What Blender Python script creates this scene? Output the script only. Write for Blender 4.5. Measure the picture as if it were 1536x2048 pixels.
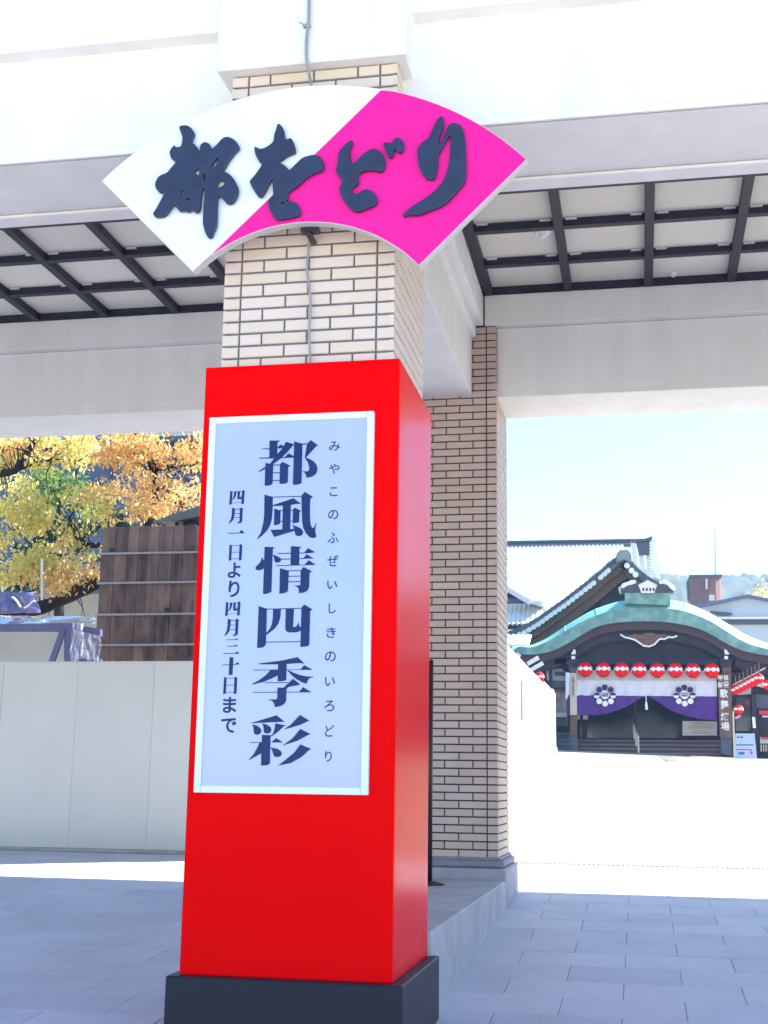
import bpy, math, random
import numpy as np
from mathutils import Vector, noise
from math import sin, cos, pi, radians, atan2, sqrt

scene = bpy.context.scene
COL = scene.collection
for o in list(bpy.data.objects):
    bpy.data.objects.remove(o)
random.seed(7)
H = 1.56                                    # eye height above the ramp's foot, metres

# ------------------------------------------------------------------ camera
PIT, ROL, YAW, FPX = radians(11.8115), radians(.8247), radians(11.1462), 2600.3
FW = Vector((-sin(YAW)*cos(PIT), cos(YAW)*cos(PIT), sin(PIT)))
R0 = Vector((cos(YAW), sin(YAW), 0)); U0 = R0.cross(FW)
RT = R0*cos(ROL) + U0*sin(ROL); UP = -R0*sin(ROL) + U0*cos(ROL)
cd = bpy.data.cameras.new('camera'); cam = bpy.data.objects.new('camera', cd); COL.objects.link(cam)
from mathutils import Matrix
M = Matrix((RT, UP, -FW)).transposed().to_4x4(); M.translation = Vector((0, 0, H))
cam.matrix_world = M
cd.sensor_fit = 'VERTICAL'; cd.sensor_height = 36; cd.sensor_width = 27
cd.lens = FPX/2048*36; cd.clip_start = .05; cd.clip_end = 4000
scene.camera = cam

# ------------------------------------------------------------------ sky, sun, exposure
SUN = Vector((1.0, .45, .95)).normalized()
w = bpy.data.worlds.new('World'); scene.world = w; w.use_nodes = True
nt = w.node_tree; bg = nt.nodes['Background']
sky = nt.nodes.new('ShaderNodeTexSky'); sky.sky_type = 'NISHITA'; sky.sun_disc = False
sky.sun_elevation = math.asin(SUN.z); sky.sun_rotation = atan2(SUN.x, SUN.y)
sky.air_density = 1.0; sky.dust_density = .3; sky.ozone_density = 1.0; sky.altitude = 50
hs = nt.nodes.new('ShaderNodeHueSaturation'); hs.inputs['Saturation'].default_value = 1.12
nt.links.new(sky.outputs[0], hs.inputs['Color']); nt.links.new(hs.outputs[0], bg.inputs[0])
bg.inputs[1].default_value = .09
sl = bpy.data.lights.new('sun', 'SUN'); sl.energy = 4.6; sl.angle = radians(.5); sl.color = (1, .93, .82)
so = bpy.data.objects.new('sun', sl); COL.objects.link(so)
so.rotation_euler = SUN.to_track_quat('Z', 'Y').to_euler(); so.location = (20, 10, 30)
vs = scene.view_settings
vs.view_transform = 'Standard'; vs.look = 'None'; vs.exposure = 2.22; vs.gamma = 1; vs.use_curve_mapping = False
scene.cycles.max_bounces = 8; scene.cycles.diffuse_bounces = 5; scene.cycles.volume_bounces = 1
scene.cycles.use_denoising = True

# ------------------------------------------------------------------ helpers
def ray(x, y):
    return RT*((x-768)/FPX) - UP*((y-1024)/FPX) + FW
def P(x, y, Y):                             # the place, on the upright plane at depth Y, that shows at x, y of the photograph
    d = ray(x, y); d = d*(Y/d.y); return Vector((d.x, Y, d.z+H))
def PZ(x, y, z):
    d = ray(x, y); d = d*(z/d.z); return Vector((d.x, d.y, z+H))
def ground_z(x, y):
    g = .0545*max(y, 2.0) if y < 48 else .0545*48 + .01*(y-48)
    t = min(1, max(0, (y-24)/18)); t = t*t*(3-2*t)
    g += t*.034*max(-6, min(8, 3.2-x)) + .05*t
    return g

MATS = {}
def mat(name, col, rough=.65, var=.12, scale=6, bump=0., bscale=60, metal=0., spec=.5, col2=None, rnd=0., coat=0.,
        stretch=(1, 1, 1), trans=0., contrast=(.3, .7), stain=0., sscale=.9):
    m = bpy.data.materials.new(name); m.use_nodes = True; n = m.node_tree.nodes; l = m.node_tree.links
    b = n['Principled BSDF']; b.inputs['Roughness'].default_value = rough; b.inputs['Metallic'].default_value = metal
    b.inputs['Specular IOR Level'].default_value = spec; b.inputs['Coat Weight'].default_value = coat
    tc = n.new('ShaderNodeTexCoord'); mp = n.new('ShaderNodeMapping'); mp.inputs['Scale'].default_value = stretch
    geo = n.new('ShaderNodeNewGeometry')
    l.new(geo.outputs['Position'], mp.inputs['Vector'])
    tx = n.new('ShaderNodeTexNoise'); tx.inputs['Scale'].default_value = scale; tx.inputs['Detail'].default_value = 6
    l.new(mp.outputs[0], tx.inputs['Vector'])
    cr = n.new('ShaderNodeValToRGB')
    cr.color_ramp.elements[0].position = contrast[0]; cr.color_ramp.elements[1].position = contrast[1]
    c2 = col2 or tuple(min(1, c*(1+var)) for c in col)
    c1 = col if col2 else tuple(c*(1-var) for c in col)
    cr.color_ramp.elements[0].color = (*c1, 1); cr.color_ramp.elements[1].color = (*c2, 1)
    l.new(tx.outputs['Fac'], cr.inputs[0]); out = cr.outputs[0]
    if rnd:
        oi = n.new('ShaderNodeObjectInfo'); ad = n.new('ShaderNodeMath'); ad.operation = 'MULTIPLY_ADD'
        ad.inputs[1].default_value = rnd; ad.inputs[2].default_value = .5-rnd/2
        l.new(oi.outputs['Random'], ad.inputs[0])
        mx = n.new('ShaderNodeMath'); mx.operation = 'ADD'; sb = n.new('ShaderNodeMath'); sb.operation = 'MULTIPLY_ADD'
        sb.inputs[1].default_value = .5; sb.inputs[2].default_value = -.25
        l.new(tx.outputs['Fac'], sb.inputs[0]); l.new(ad.outputs[0], mx.inputs[0]); l.new(sb.outputs[0], mx.inputs[1])
        l.new(mx.outputs[0], cr.inputs[0])
    if stain:                               # broad blotches of grime over the whole surface
        t3 = n.new('ShaderNodeTexNoise'); t3.inputs['Scale'].default_value = sscale; t3.inputs['Detail'].default_value = 8; t3.inputs['Roughness'].default_value = .65
        l.new(mp.outputs[0], t3.inputs['Vector'])
        mr = n.new('ShaderNodeMapRange'); mr.inputs['From Min'].default_value = .35; mr.inputs['From Max'].default_value = .6
        mr.inputs['To Min'].default_value = 1-stain; mr.inputs['To Max'].default_value = 1.0; l.new(t3.outputs['Fac'], mr.inputs[0])
        vm = n.new('ShaderNodeVectorMath'); vm.operation = 'SCALE'; l.new(out, vm.inputs[0]); l.new(mr.outputs[0], vm.inputs['Scale']); out = vm.outputs[0]
    l.new(out, b.inputs['Base Color'])
    # roughness drifts a little, as real surfaces do
    rr = n.new('ShaderNodeMapRange'); rr.inputs['To Min'].default_value = max(0, rough-.07); rr.inputs['To Max'].default_value = min(1, rough+.07)
    l.new(tx.outputs['Fac'], rr.inputs[0]); l.new(rr.outputs[0], b.inputs['Roughness'])
    if bump:
        t2 = n.new('ShaderNodeTexNoise'); t2.inputs['Scale'].default_value = bscale; t2.inputs['Detail'].default_value = 5
        l.new(mp.outputs[0], t2.inputs['Vector'])
        bp = n.new('ShaderNodeBump'); bp.inputs['Strength'].default_value = bump; bp.inputs['Distance'].default_value = .01
        l.new(t2.outputs['Fac'], bp.inputs['Height']); l.new(bp.outputs[0], b.inputs['Normal'])
    if trans:
        b.inputs['Transmission Weight'].default_value = trans
    MATS[name] = m
    return m

WL = {}                                     # world place of each parent
def thing(name, label, cat, loc, group=None):
    o = bpy.data.objects.new(name, None); COL.objects.link(o); o.location = loc; o.empty_display_size = .2
    o['label'] = label; o['category'] = cat
    if group: o['group'] = group
    WL[o] = Vector(loc); return o
def tag(o, label, cat, group=None):
    o['label'] = label; o['category'] = cat
    if group: o['group'] = group
    return o

class MB:
    def __init__(s): s.v = []; s.f = []; s.mi = []; s.cur = 0
    def add(s, vs, fs):
        k = len(s.v); s.v += [tuple(v) for v in vs]; s.f += [tuple(i+k for i in f) for f in fs]; s.mi += [s.cur]*len(fs); return s
    def box(s, x0, y0, z0, x1, y1, z1, b=0):
        if b <= 0:
            s.add([(x0,y0,z0),(x1,y0,z0),(x1,y1,z0),(x0,y1,z0),(x0,y0,z1),(x1,y0,z1),(x1,y1,z1),(x0,y1,z1)],
                  [(0,3,2,1),(4,5,6,7),(0,1,5,4),(1,2,6,5),(2,3,7,6),(3,0,4,7)])
            return s
        V = []; idx = {}
        for sx in (0, 1):
            for sy in (0, 1):
                for sz in (0, 1):
                    for ax in range(3):
                        p = [(x0, x1)[sx], (y0, y1)[sy], (z0, z1)[sz]]
                        for a in range(3):
                            if a != ax: p[a] += b*(1-2*(sx, sy, sz)[a])
                        idx[(sx, sy, sz, ax)] = len(V); V.append(tuple(p))
        F = []
        for ax in range(3):
            o = [a for a in range(3) if a != ax]
            for sd in (0, 1):
                q = []
                for (a, c) in ((0,0),(1,0),(1,1),(0,1)):
                    k = [0,0,0]; k[ax] = sd; k[o[0]] = a; k[o[1]] = c; q.append(idx[(*k, ax)])
                F.append(tuple(q))
            for a in (0, 1):
                for c in (0, 1):
                    def K(t, axx):
                        k = [0,0,0]; k[ax] = t; k[o[0]] = a; k[o[1]] = c; return idx[(*k, axx)]
                    F.append((K(0, o[0]), K(1, o[0]), K(1, o[1]), K(0, o[1])))
        for sx in (0, 1):
            for sy in (0, 1):
                for sz in (0, 1):
                    F.append(tuple(idx[(sx, sy, sz, a)] for a in range(3)))
        return s.add(V, F)
    def prism(s, pts, y0, y1):              # outline in x, z pushed along y
        n = len(pts); V = [(p[0], y0, p[1]) for p in pts] + [(p[0], y1, p[1]) for p in pts]
        return s.add(V, [tuple(range(n)), tuple(range(2*n-1, n-1, -1))] + [(i, n+i, n+(i+1) % n, (i+1) % n) for i in range(n)])
    def tube(s, pts, rad, n=8, cap=True):
        pts = [Vector(p) for p in pts]; rad = rad if hasattr(rad, '__len__') else [rad]*len(pts)
        V = []; pr = None
        for i, p in enumerate(pts):
            d = (pts[min(i+1, len(pts)-1)]-pts[max(i-1, 0)]).normalized()
            a = d.cross(Vector((0, 0, 1)) if abs(d.z) < .9 else Vector((1, 0, 0))) if pr is None else pr-d*pr.dot(d)
            a.normalize(); pr = a; c = d.cross(a)
            for k in range(n):
                t = 2*pi*k/n; V.append(p+(a*cos(t)+c*sin(t))*rad[i])
        F = [(i*n+k, i*n+(k+1) % n, (i+1)*n+(k+1) % n, (i+1)*n+k) for i in range(len(pts)-1) for k in range(n)]
        if cap: F += [tuple(range(n))[::-1], tuple((len(pts)-1)*n+k for k in range(n))]
        return s.add(V, F)
    def lathe(s, prof, c, n=20):            # profile of r, z turned about an upright axis through c
        V = [(c[0]+r*cos(2*pi*k/n), c[1]+r*sin(2*pi*k/n), c[2]+z) for r, z in prof for k in range(n)]
        F = [(i*n+k, i*n+(k+1) % n, (i+1)*n+(k+1) % n, (i+1)*n+k) for i in range(len(prof)-1) for k in range(n)]
        F += [tuple(range(n))[::-1], tuple((len(prof)-1)*n+k for k in range(n))]
        return s.add(V, F)
    def obj(s, name, m, parent=None, kind=None, smooth=False):
        a = np.array(s.v, float); lo = a.min(0); hi = a.max(0)
        c = np.array([(lo[0]+hi[0])/2, (lo[1]+hi[1])/2, lo[2]])
        me = bpy.data.meshes.new(name); me.from_pydata((a-c).tolist(), [], s.f); me.update()
        for mm in (m if isinstance(m, (list, tuple)) else [m]): me.materials.append(mm)
        if any(s.mi):
            me.polygons.foreach_set('material_index', s.mi)
        if smooth: me.polygons.foreach_set('use_smooth', [True]*len(me.polygons))
        o = bpy.data.objects.new(name, me); COL.objects.link(o)
        wl = Vector(c); WL[o] = wl
        if parent is not None:
            o.parent = parent; o.location = wl-WL[parent]
        else: o.location = wl
        if kind: o['kind'] = kind
        return o
def place(name, mesh, loc, parent, rz=0.):  # a piece that shares its mesh with its like
    o = bpy.data.objects.new(name, mesh); COL.objects.link(o); o.parent = parent; o.location = Vector(loc)-WL[parent]
    if rz: o.rotation_euler = (0, 0, rz)
    WL[o] = Vector(loc); return o
def copy_tree(o, loc, label=None):
    c = o.copy(); COL.objects.link(c); c.location = loc; WL[c] = Vector(loc)
    if label: c['label'] = label
    for ch in list(o.children):
        d = ch.copy(); COL.objects.link(d); d.parent = c
        for g in list(ch.children):
            e = g.copy(); COL.objects.link(e); e.parent = d
    return c
def smooth_curve(pts, n=4, closed=True):
    out = []; N = len(pts)
    rng = range(N) if closed else range(N-1)
    for i in rng:
        if closed: p0, p1, p2, p3 = pts[i-1], pts[i], pts[(i+1) % N], pts[(i+2) % N]
        else: p0, p1, p2, p3 = pts[max(i-1, 0)], pts[i], pts[i+1], pts[min(i+2, N-1)]
        for k in range(n):
            t = k/n
            out.append(tuple(.5*((2*b)+(c-a)*t+(2*a-5*b+4*c-d)*t*t+(3*b-a-3*c+d)*t**3) for a, b, c, d in zip(p0, p1, p2, p3)))
    if not closed: out.append(tuple(pts[-1]))
    return out
def xz(pts, Y): return [(p.x, p.z) for p in (P(x, y, Y) for x, y in pts)]
def pairs(s): a = [float(t) for t in s.split()]; return list(zip(a[::2], a[1::2]))
def glyph_mesh(ch, offset=0., res=3):
    c = bpy.data.curves.new('g', 'FONT'); c.body = ch; c.resolution_u = res; c.offset = offset
    o = bpy.data.objects.new('g', c); COL.objects.link(o)
    me = bpy.data.meshes.new_from_object(o.evaluated_get(bpy.context.evaluated_depsgraph_get()))
    v = [tuple(x.co) for x in me.vertices]; f = [tuple(p.vertices) for p in me.polygons]
    bpy.data.objects.remove(o); bpy.data.curves.remove(c); bpy.data.meshes.remove(me)
    return v, f
def glyph(mb, ch, x0, x1, z0, z1, y, offset=0.):
    v, f = glyph_mesh(ch, offset)
    a = np.array(v); lo = a.min(0); hi = a.max(0)
    mb.add([(x0+(p[0]-lo[0])/(hi[0]-lo[0])*(x1-x0), y, z0+(p[1]-lo[1])/(hi[1]-lo[1])*(z1-z0)) for p in v], f)

# ------------------------------------------------------------------ materials
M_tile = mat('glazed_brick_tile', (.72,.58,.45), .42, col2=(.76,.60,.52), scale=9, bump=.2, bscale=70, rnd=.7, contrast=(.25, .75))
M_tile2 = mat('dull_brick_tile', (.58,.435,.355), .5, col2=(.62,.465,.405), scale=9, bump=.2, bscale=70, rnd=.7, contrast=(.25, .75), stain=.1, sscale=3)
M_mort = mat('dark_mortar', (.055,.055,.065), .9, .25, 30, bump=.3)
M_plas = mat('white_render', (.85,.82,.785), .8, .04, 1.6, stretch=(3, 3, .5), stain=.04, sscale=.7, bump=.12, bscale=120)
M_cpan = mat('ceiling_board', (.74,.69,.60), .8, .05, 3, rnd=.5, bump=.05)
M_cbar = mat('black_batten', (.016,.017,.032), .55, .2, 8)
M_pave = mat('granite_slab', (.53,.54,.63), .62, col2=(.65,.65,.73), scale=7, bump=.3, bscale=160, rnd=.5, contrast=(.2, .8), stain=.13, sscale=1.3)
M_joint = mat('paving_joint', (.21,.21,.26), .9, .2, 20)
M_stone2 = mat('shaded_base_stone', (.24,.23,.28), .7, .15, 6, bump=.2)
M_mort2 = mat('grey_mortar', (.15,.155,.17), .9, .2, 30, bump=.3)
M_stone = mat('pale_stone', (.44,.44,.48), .7, .12, 6, bump=.25, bscale=110, stain=.2, sscale=2)
M_red = mat('red_lacquer', (.93,.0,.001), .22, .02, 2.2, spec=.12, coat=.0, bump=.02, bscale=6)
for _n in M_red.node_tree.nodes:
    if _n.type == 'BSDF_PRINCIPLED': _n.inputs['IOR'].default_value = 1.08; _n.inputs['Specular IOR Level'].default_value = .5
M_base = mat('black_plinth_paint', (.013,.014,.024), .5, .15, 8, spec=.3, bump=.05)
M_alu = mat('white_frame', (.80,.86,.88), .35, .03, 6)
M_panel = mat('lavender_panel', (.44,.49,.88), .10, .04, 1.6, coat=.5)
M_ink = mat('navy_ink', (.012,.030,.12), .3, .15, 6, spec=.2)
M_char = mat('black_relief', (.018,.026,.070), .42, .2, 12, bump=.25, bscale=28)
M_white = mat('white_acrylic', (.84,.84,.87), .22, .015, 2, coat=.3)
M_pink = mat('pink_acrylic', (.90,.012,.30), .16, .03, 1.8, spec=.2, coat=.1)
M_rim = mat('cream_rim', (.62,.58,.54), .5, .05, 8)
M_cable = mat('grey_cable', (.30,.30,.33), .5, .1, 20)
M_black = mat('black_metal', (.015,.015,.022), .4, .2, 20)
M_ground = mat('pale_gravel', (.25,.235,.175), .9, col2=(.33,.31,.235), scale=.6, bump=.3, bscale=40, stain=.14, sscale=.35)
M_street = mat('pale_bounce_stone', (.50,.48,.42), .8, .1, 2, bump=.2, stain=.12)
M_hoard = mat('white_hoarding', (.62,.62,.60), .42, .05, 1.3, rnd=.08, bump=.04, bscale=5)
M_wood = mat('weathered_cedar', (.050,.024,.020), .75, col2=(.25,.15,.12), scale=2.6, rnd=.16, stretch=(2.4, 1, .8), bump=.5, bscale=16, contrast=(.38,.66))
M_batt = mat('grey_batten', (.30,.28,.29), .7, .15, 9)
M_beige = mat('beige_wall', (.45,.41,.36), .85, .06, 2)
M_shed = mat('blue_steel', (.085,.080,.20), .5, .2, 5)
M_plast = mat('plastic_sheet', (.55,.56,.80), .12, .2, 9, coat=.8, bump=.8, bscale=10, trans=.8)
M_eave = mat('grey_green_roof', (.12,.13,.12), .5, .15, 6)
M_bark = mat('dark_bark', (.018,.014,.016), .9, .4, 12, bump=.8, bscale=24)
M_cop = mat('verdigris_copper', (.17,.50,.42), .5, col2=(.26,.60,.50), scale=1.8, bump=.1, bscale=9)
M_cop2 = mat('shaded_verdigris', (.13,.25,.25), .6, col2=(.22,.38,.33), scale=3.5, contrast=(.4, .62))
M_tileroof = mat('silver_roof_tile', (.74,.76,.74), .4, .1, 6)
M_tiledark = mat('dark_ridge_tile', (.06,.065,.09), .45, .25, 6)
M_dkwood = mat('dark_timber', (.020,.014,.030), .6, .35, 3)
M_brwood = mat('brown_timber', (.155,.070,.042), .6, .3, 4, stretch=(1, 1, 3))
M_crwood = mat('cream_board', (.60,.52,.42), .6, .08, 4)
M_plwhite = mat('white_plaster', (.55,.53,.50), .8, .06, 3)
M_shoe = mat('blue_grey_shoe', (.075,.095,.135), .4, .2, 4)
M_lant = mat('red_lantern_paper', (.84,.002,.006), .5, .08, 12, spec=.1)
M_lwhite = mat('white_paper', (.82,.78,.80), .5, .04, 8)
M_cloth = mat('white_cloth', (.66,.65,.72), .85, .04, 4)
M_purp = mat('purple_cloth', (.088,.022,.22), .8, .12, 3)
M_dpurp = mat('dark_purple_print', (.03,.015,.08), .8, .1, 4)
M_sign = mat('pale_blue_board', (.42,.52,.80), .4, .05, 4)
M_teal = mat('teal_print', (.02,.17,.25), .5)
M_rprint = mat('red_print', (.65,.03,.06), .5)
M_brick2 = mat('brown_tower_panel', (.15,.065,.055), .7, .12, .4)
M_ware = mat('pale_grey_siding', (.50,.53,.58), .6, .04, .6)
M_dgrey = mat('dark_grey_trim', (.07,.075,.10), .6, .1, 2)
M_win = mat('dark_window', (.03,.035,.06), .12, .3, 2, coat=.5)
M_hill = mat('wooded_hill', (.020,.035,.018), .95, col2=(.075,.085,.035), scale=.11, contrast=(.35, .65), bump=1.0, bscale=.5)

def leaf_mat(name, cols):
    m = bpy.data.materials.new(name); m.use_nodes = True; n = m.node_tree.nodes; l = m.node_tree.links
    b = n['Principled BSDF']; out = n['Material Output']
    g = n.new('ShaderNodeNewGeometry'); cr = n.new('ShaderNodeValToRGB'); e = cr.color_ramp.elements
    while len(e) < len(cols): e.new(.5)
    for i, c in enumerate(cols): e[i].position = i/(len(cols)-1); e[i].color = (*c, 1)
    l.new(g.outputs['Random Per Island'], cr.inputs[0]); l.new(cr.outputs[0], b.inputs['Base Color'])
    b.inputs['Roughness'].default_value = .5
    t = n.new('ShaderNodeBsdfTranslucent'); l.new(cr.outputs[0], t.inputs[0])
    mx = n.new('ShaderNodeMixShader'); mx.inputs[0].default_value = .5
    l.new(b.outputs[0], mx.inputs[1]); l.new(t.outputs[0], mx.inputs[2]); l.new(mx.outputs[0], out.inputs[0])
    return m
M_lorange = leaf_mat('orange_leaves', [(.80,.42,.14), (.86,.62,.24), (.88,.70,.32), (.80,.50,.18), (.88,.78,.46), (.66,.28,.12), (.84,.72,.24)])
M_lyellow = leaf_mat('yellow_leaves', [(.80,.66,.16), (.62,.62,.14), (.86,.76,.32), (.84,.55,.18), (.42,.48,.10), (.88,.80,.46)])
M_lgreen = leaf_mat('green_leaves', [(.06,.16,.03), (.14,.28,.05), (.26,.40,.08), (.05,.12,.04), (.35,.42,.10)])
M_ldark = leaf_mat('dark_green_leaves', [(.012,.03,.02), (.02,.05,.03), (.035,.08,.04), (.05,.10,.04)])

# ------------------------------------------------------------------ ground
xs = [-400,-150,-60,-30,-20] + [-14+i*1.5 for i in range(20)] + [18,24,32,60,150,400]
ys = [-300,-80,-30,-10,-2,2,4,6,8,10,11.5,11.9,12.5,14,16,20,24,27,30,33,36,39,42,45,48,51,55,60,80,150,400,1500]
gb = MB(); gb.add([(x, y, ground_z(x, y)-.012) for y in ys for x in xs],
    [(j*len(xs)+i, j*len(xs)+i+1, (j+1)*len(xs)+i+1, (j+1)*len(xs)+i) for j in range(len(ys)-1) for i in range(len(xs)-1)])
gb.obj('ground', M_ground, kind='structure')
sb_ = MB(); sb_.add([(x, y, ground_z(0, 0)-.006) for y in (-60, 1.9) for x in (-60, 60)], [(0,1,3,2)]); sb_.obj('bounce_street', M_street, kind='structure')  # unseen pale sheet behind the camera, added to bounce light onto the gatehouse
# paving: a joint bed carrying stones, half bonded, .66 by .455 m
PX0, PX1, ROW, LEN = -7.39, 2.51, .455, .66
bed = MB(); bed.add([(x, y, ground_z(x, y)-.004) for y in (2.0, 4.0, 14.045) for x in (-14, 8)], [(0,1,3,2), (2,3,5,4)])
pav = bed.obj('pavement', M_joint, kind='structure')
slope = math.atan(.0545)
def slab_mesh(L, W, nm):
    m = MB(); m.box(-L/2+.002, -W/2+.002, -.03, L/2-.002, W/2-.002, .004, .0025)
    me = bpy.data.meshes.new(nm); me.from_pydata(m.v, [], m.f); me.materials.append(M_pave); return me
slab = slab_mesh(LEN, ROW, 'paving_stone')
rest = MB(); count = 0
for k in range(-11, 15):
    y0 = 7.19+ROW*k; yc = y0+ROW/2
    off = -.13 if k % 2 else .20
    i0 = int((-13.5-off)/LEN)
    for i in range(i0, 12):
        xc = off+LEN*(i+.5)
        vis = yc > 5.9 and (-.66*yc+.1 < xc < .135*yc+.35)
        if vis and count < 290:
            o = place('paving_stone', slab, (xc, yc, ground_z(xc, yc)+random.uniform(-.0008, .0012)), pav); o.rotation_euler = (slope+random.uniform(-.001, .001), random.uniform(-.001, .001), 0); count += 1
        elif yc > 2.3:
            m = MB(); m.box(-LEN/2+.002, -ROW/2+.002, -.03, LEN/2-.002, ROW/2-.002, .004)
            rest.add([(xc+v[0], yc+v[1], ground_z(xc, yc)+v[2]+v[1]*.0545) for v in m.v], m.f)
rest.obj('paving_stone_field', M_pave, pav, kind='stuff')
# drain channel with slotted cover
dr = thing('drain_grate', 'long slotted metal drain cover across the sunny ground behind the gatehouse', 'drain', (0, 14.12, ground_z(0, 14.12)))
m = MB(); zz = ground_z(0, 14.12)
m.box(-2.6, 14.04, zz-.02, 6, 14.055, zz+.004); m.box(-2.6, 14.185, zz-.02, 6, 14.20, zz+.004); m.obj('frame', M_stone, dr)
m = MB()
for i in range(170): m.box(-2.6+i*.05, 14.055, zz-.02, -2.6+i*.05+.026, 14.185, zz+.002)
m.obj('slat', M_stone, dr, kind='stuff')

# ------------------------------------------------------------------ gatehouse (beams, ceiling, roof)
XL, XR = -13.0, 4.7
GH = thing('gatehouse', 'white rendered gatehouse with deep beams and black battened ceiling over the paved passage', 'gatehouse', (-1.6, 9, 0))
def rel(z): return z+H
def gbox(name, x0, y0, z0, x1, y1, z1, m=M_plas, b=.006): return MB().box(x0, y0, rel(z0), x1, y1, rel(z1), b).obj(name, m, GH)
gbox('front_beam', XL, 6.20, 3.366, XR, 6.90, 4.50)
gbox('beam_lip', XL, 6.80, 3.340, XR, 6.94, 3.36)
gbox('beam_bead', XL, 6.185, 3.366, XR, 6.215, 3.41, b=.004)
gbox('upper_fascia', XL, 6.10, 4.00, XR, 6.23, 4.345)
gbox('top_fascia', XL, 6.00, 4.35, XR, 6.24, 5.0)
gbox('rear_beam', XL, 11.05, 3.366, XR, 11.75, 4.36)
gbox('cornice', -1.27, 10.95, 4.005, XR, 11.06, 4.29)
gbox('cornice', XL, 10.95, 4.005, -1.93, 11.06, 4.29)
gbox('beam_lip', -1.165, 11.035, 3.470, XR, 11.06, 4.00, b=.004)
gbox('beam_lip', XL, 11.035, 3.470, -2.04, 11.06, 4.00, b=.004)
gbox('side_beam', -1.81, 6.90, 3.366, -1.385, 10.965, 4.35)
gbox('cornice', -1.39, 6.95, 4.005, -1.28, 10.95, 4.29)
gbox('cornice', -1.39, 6.95, 3.90, -1.345, 10.95, 4.0)
gbox('cornice', -1.92, 6.95, 4.005, -1.805, 10.95, 4.29)
gbox('pillar_cap', -2.11, 5.945, 3.67, -1.09, 6.215, 4.9, b=.01)
gbox('unseen_end_wall', 4.7, 6.1, -1.3, 4.9, 11.8, 4.36); gbox('unseen_end_wall', -13.2, 6.1, -1.3, -13.0, 11.8, 4.36)  # unseen walls added at both ends; the right one keeps side sun out
# roof: two unseen slopes; rear eave shaped to cast the courtyard's shade edge
m = MB(); m.add([(x, y, rel(z)) for x in (XL-.8, XR+7) for y, z in ((5.15,5.0),(5.15,5.15),(9.6,6.9),(14.35,4.42),(14.35,4.30),(9.6,6.7))],
    [(0,1,2,5)[::-1], (5,2,3,4)[::-1], (6,7,8,11), (11,8,9,10), (0,6,7,1)[::-1], (1,7,8,2)[::-1], (2,8,9,3)[::-1], (3,9,10,4)[::-1], (4,10,11,5)[::-1], (5,11,6,0)[::-1]])
m.obj('roof', M_tiledark, GH)
# ceiling: boards between battens, .70 m grid
ZC = 4.29
barsY = [8.92-1.4, 8.92-.7, 8.92, 9.62, 10.32, 11.02]
for (a, c, xb) in ((-1.25, XR, [-1.23+.7*i for i in range(9)]), (XL, -1.95, [-1.97-.05-.70*i+.0 for i in range(16)])):
    if a < -5: xb = [-2.07-.70*i for i in range(16)]
    for y in barsY: gbox('ceiling_batten', a, y-.035 if y < 11 else 10.93, ZC+.003, c, y+.035 if y < 11 else 11.046, ZC+.070, M_cbar, .003)
    for x in xb: gbox('ceiling_batten', x-.036, 6.945, ZC-.004, x+.036, 11.048, ZC+.066, M_cbar, .003)
    cb = MB().box(-.335, -.335, 0, .335, .335, .02, .004); cm = bpy.data.meshes.new('ceiling_panel'); cm.from_pydata(cb.v, [], cb.f); cm.materials.append(M_cpan)
    for x in xb:
        for y in barsY[:-1]:
            xc = x+.35
            if a < xc < c: place('ceiling_panel', cm, (xc, y+.35, rel(ZC+.067+random.uniform(0, .003))), GH)
    gbox('ceiling_board', a-.2 if a > -5 else a, 6.9, ZC+.092, c, 11.05, ZC+.105, M_cpan, 0)
for y in barsY[1:]:                          # small white packers where battens meet
    for x in [-1.23+.7*i for i in range(5)] + [-2.77-.7*i for i in range(6)]:
        for s in (-1, 1):
            gbox('packer', x+s*.10-.045, y-.055, ZC+.052, x+s*.10+.045, y-.036, ZC+.0645, M_plas, 0)

# ------------------------------------------------------------------ brick pillars
CW = .0855; FULL = .227; HALF = .1085; J = .0095; PITCH = .0655; BH = .0545; TD = .022
def brick_mesh(L, nm='brick'):
    h = BH/2; l = L/2; b = .0035
    V = [(-l,TD,-h),(l,TD,-h),(l,TD,h),(-l,TD,h),(-l,b,-h),(l,b,-h),(l,b,h),(-l,b,h),(-l+b,0,-h+b),(l-b,0,-h+b),(l-b,0,h-b),(-l+b,0,h-b)]
    F = [(0,1,5,4),(1,2,6,5),(2,3,7,6),(3,0,4,7),(4,5,9,8),(5,6,10,9),(6,7,11,10),(7,4,8,11),(8,9,10,11)]
    me = bpy.data.meshes.new(nm); me.from_pydata(V, [], F); me.materials.append(M_tile); return me, V, F
BM = {L: brick_mesh(L) for L in (CW, FULL, HALF)}
def row_layout(W, odd):                     # offsets along a face of width W: corner, field, corner
    out = [(CW/2, CW)]; x = CW+J
    seq = [FULL]*3 if odd else [HALF, FULL, FULL, HALF]
    for L in seq: out.append((x+L/2, L)); x += L+J
    out.append((W-CW/2, CW)); return out
WID = CW*2+J+3*(FULL+J)
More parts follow.
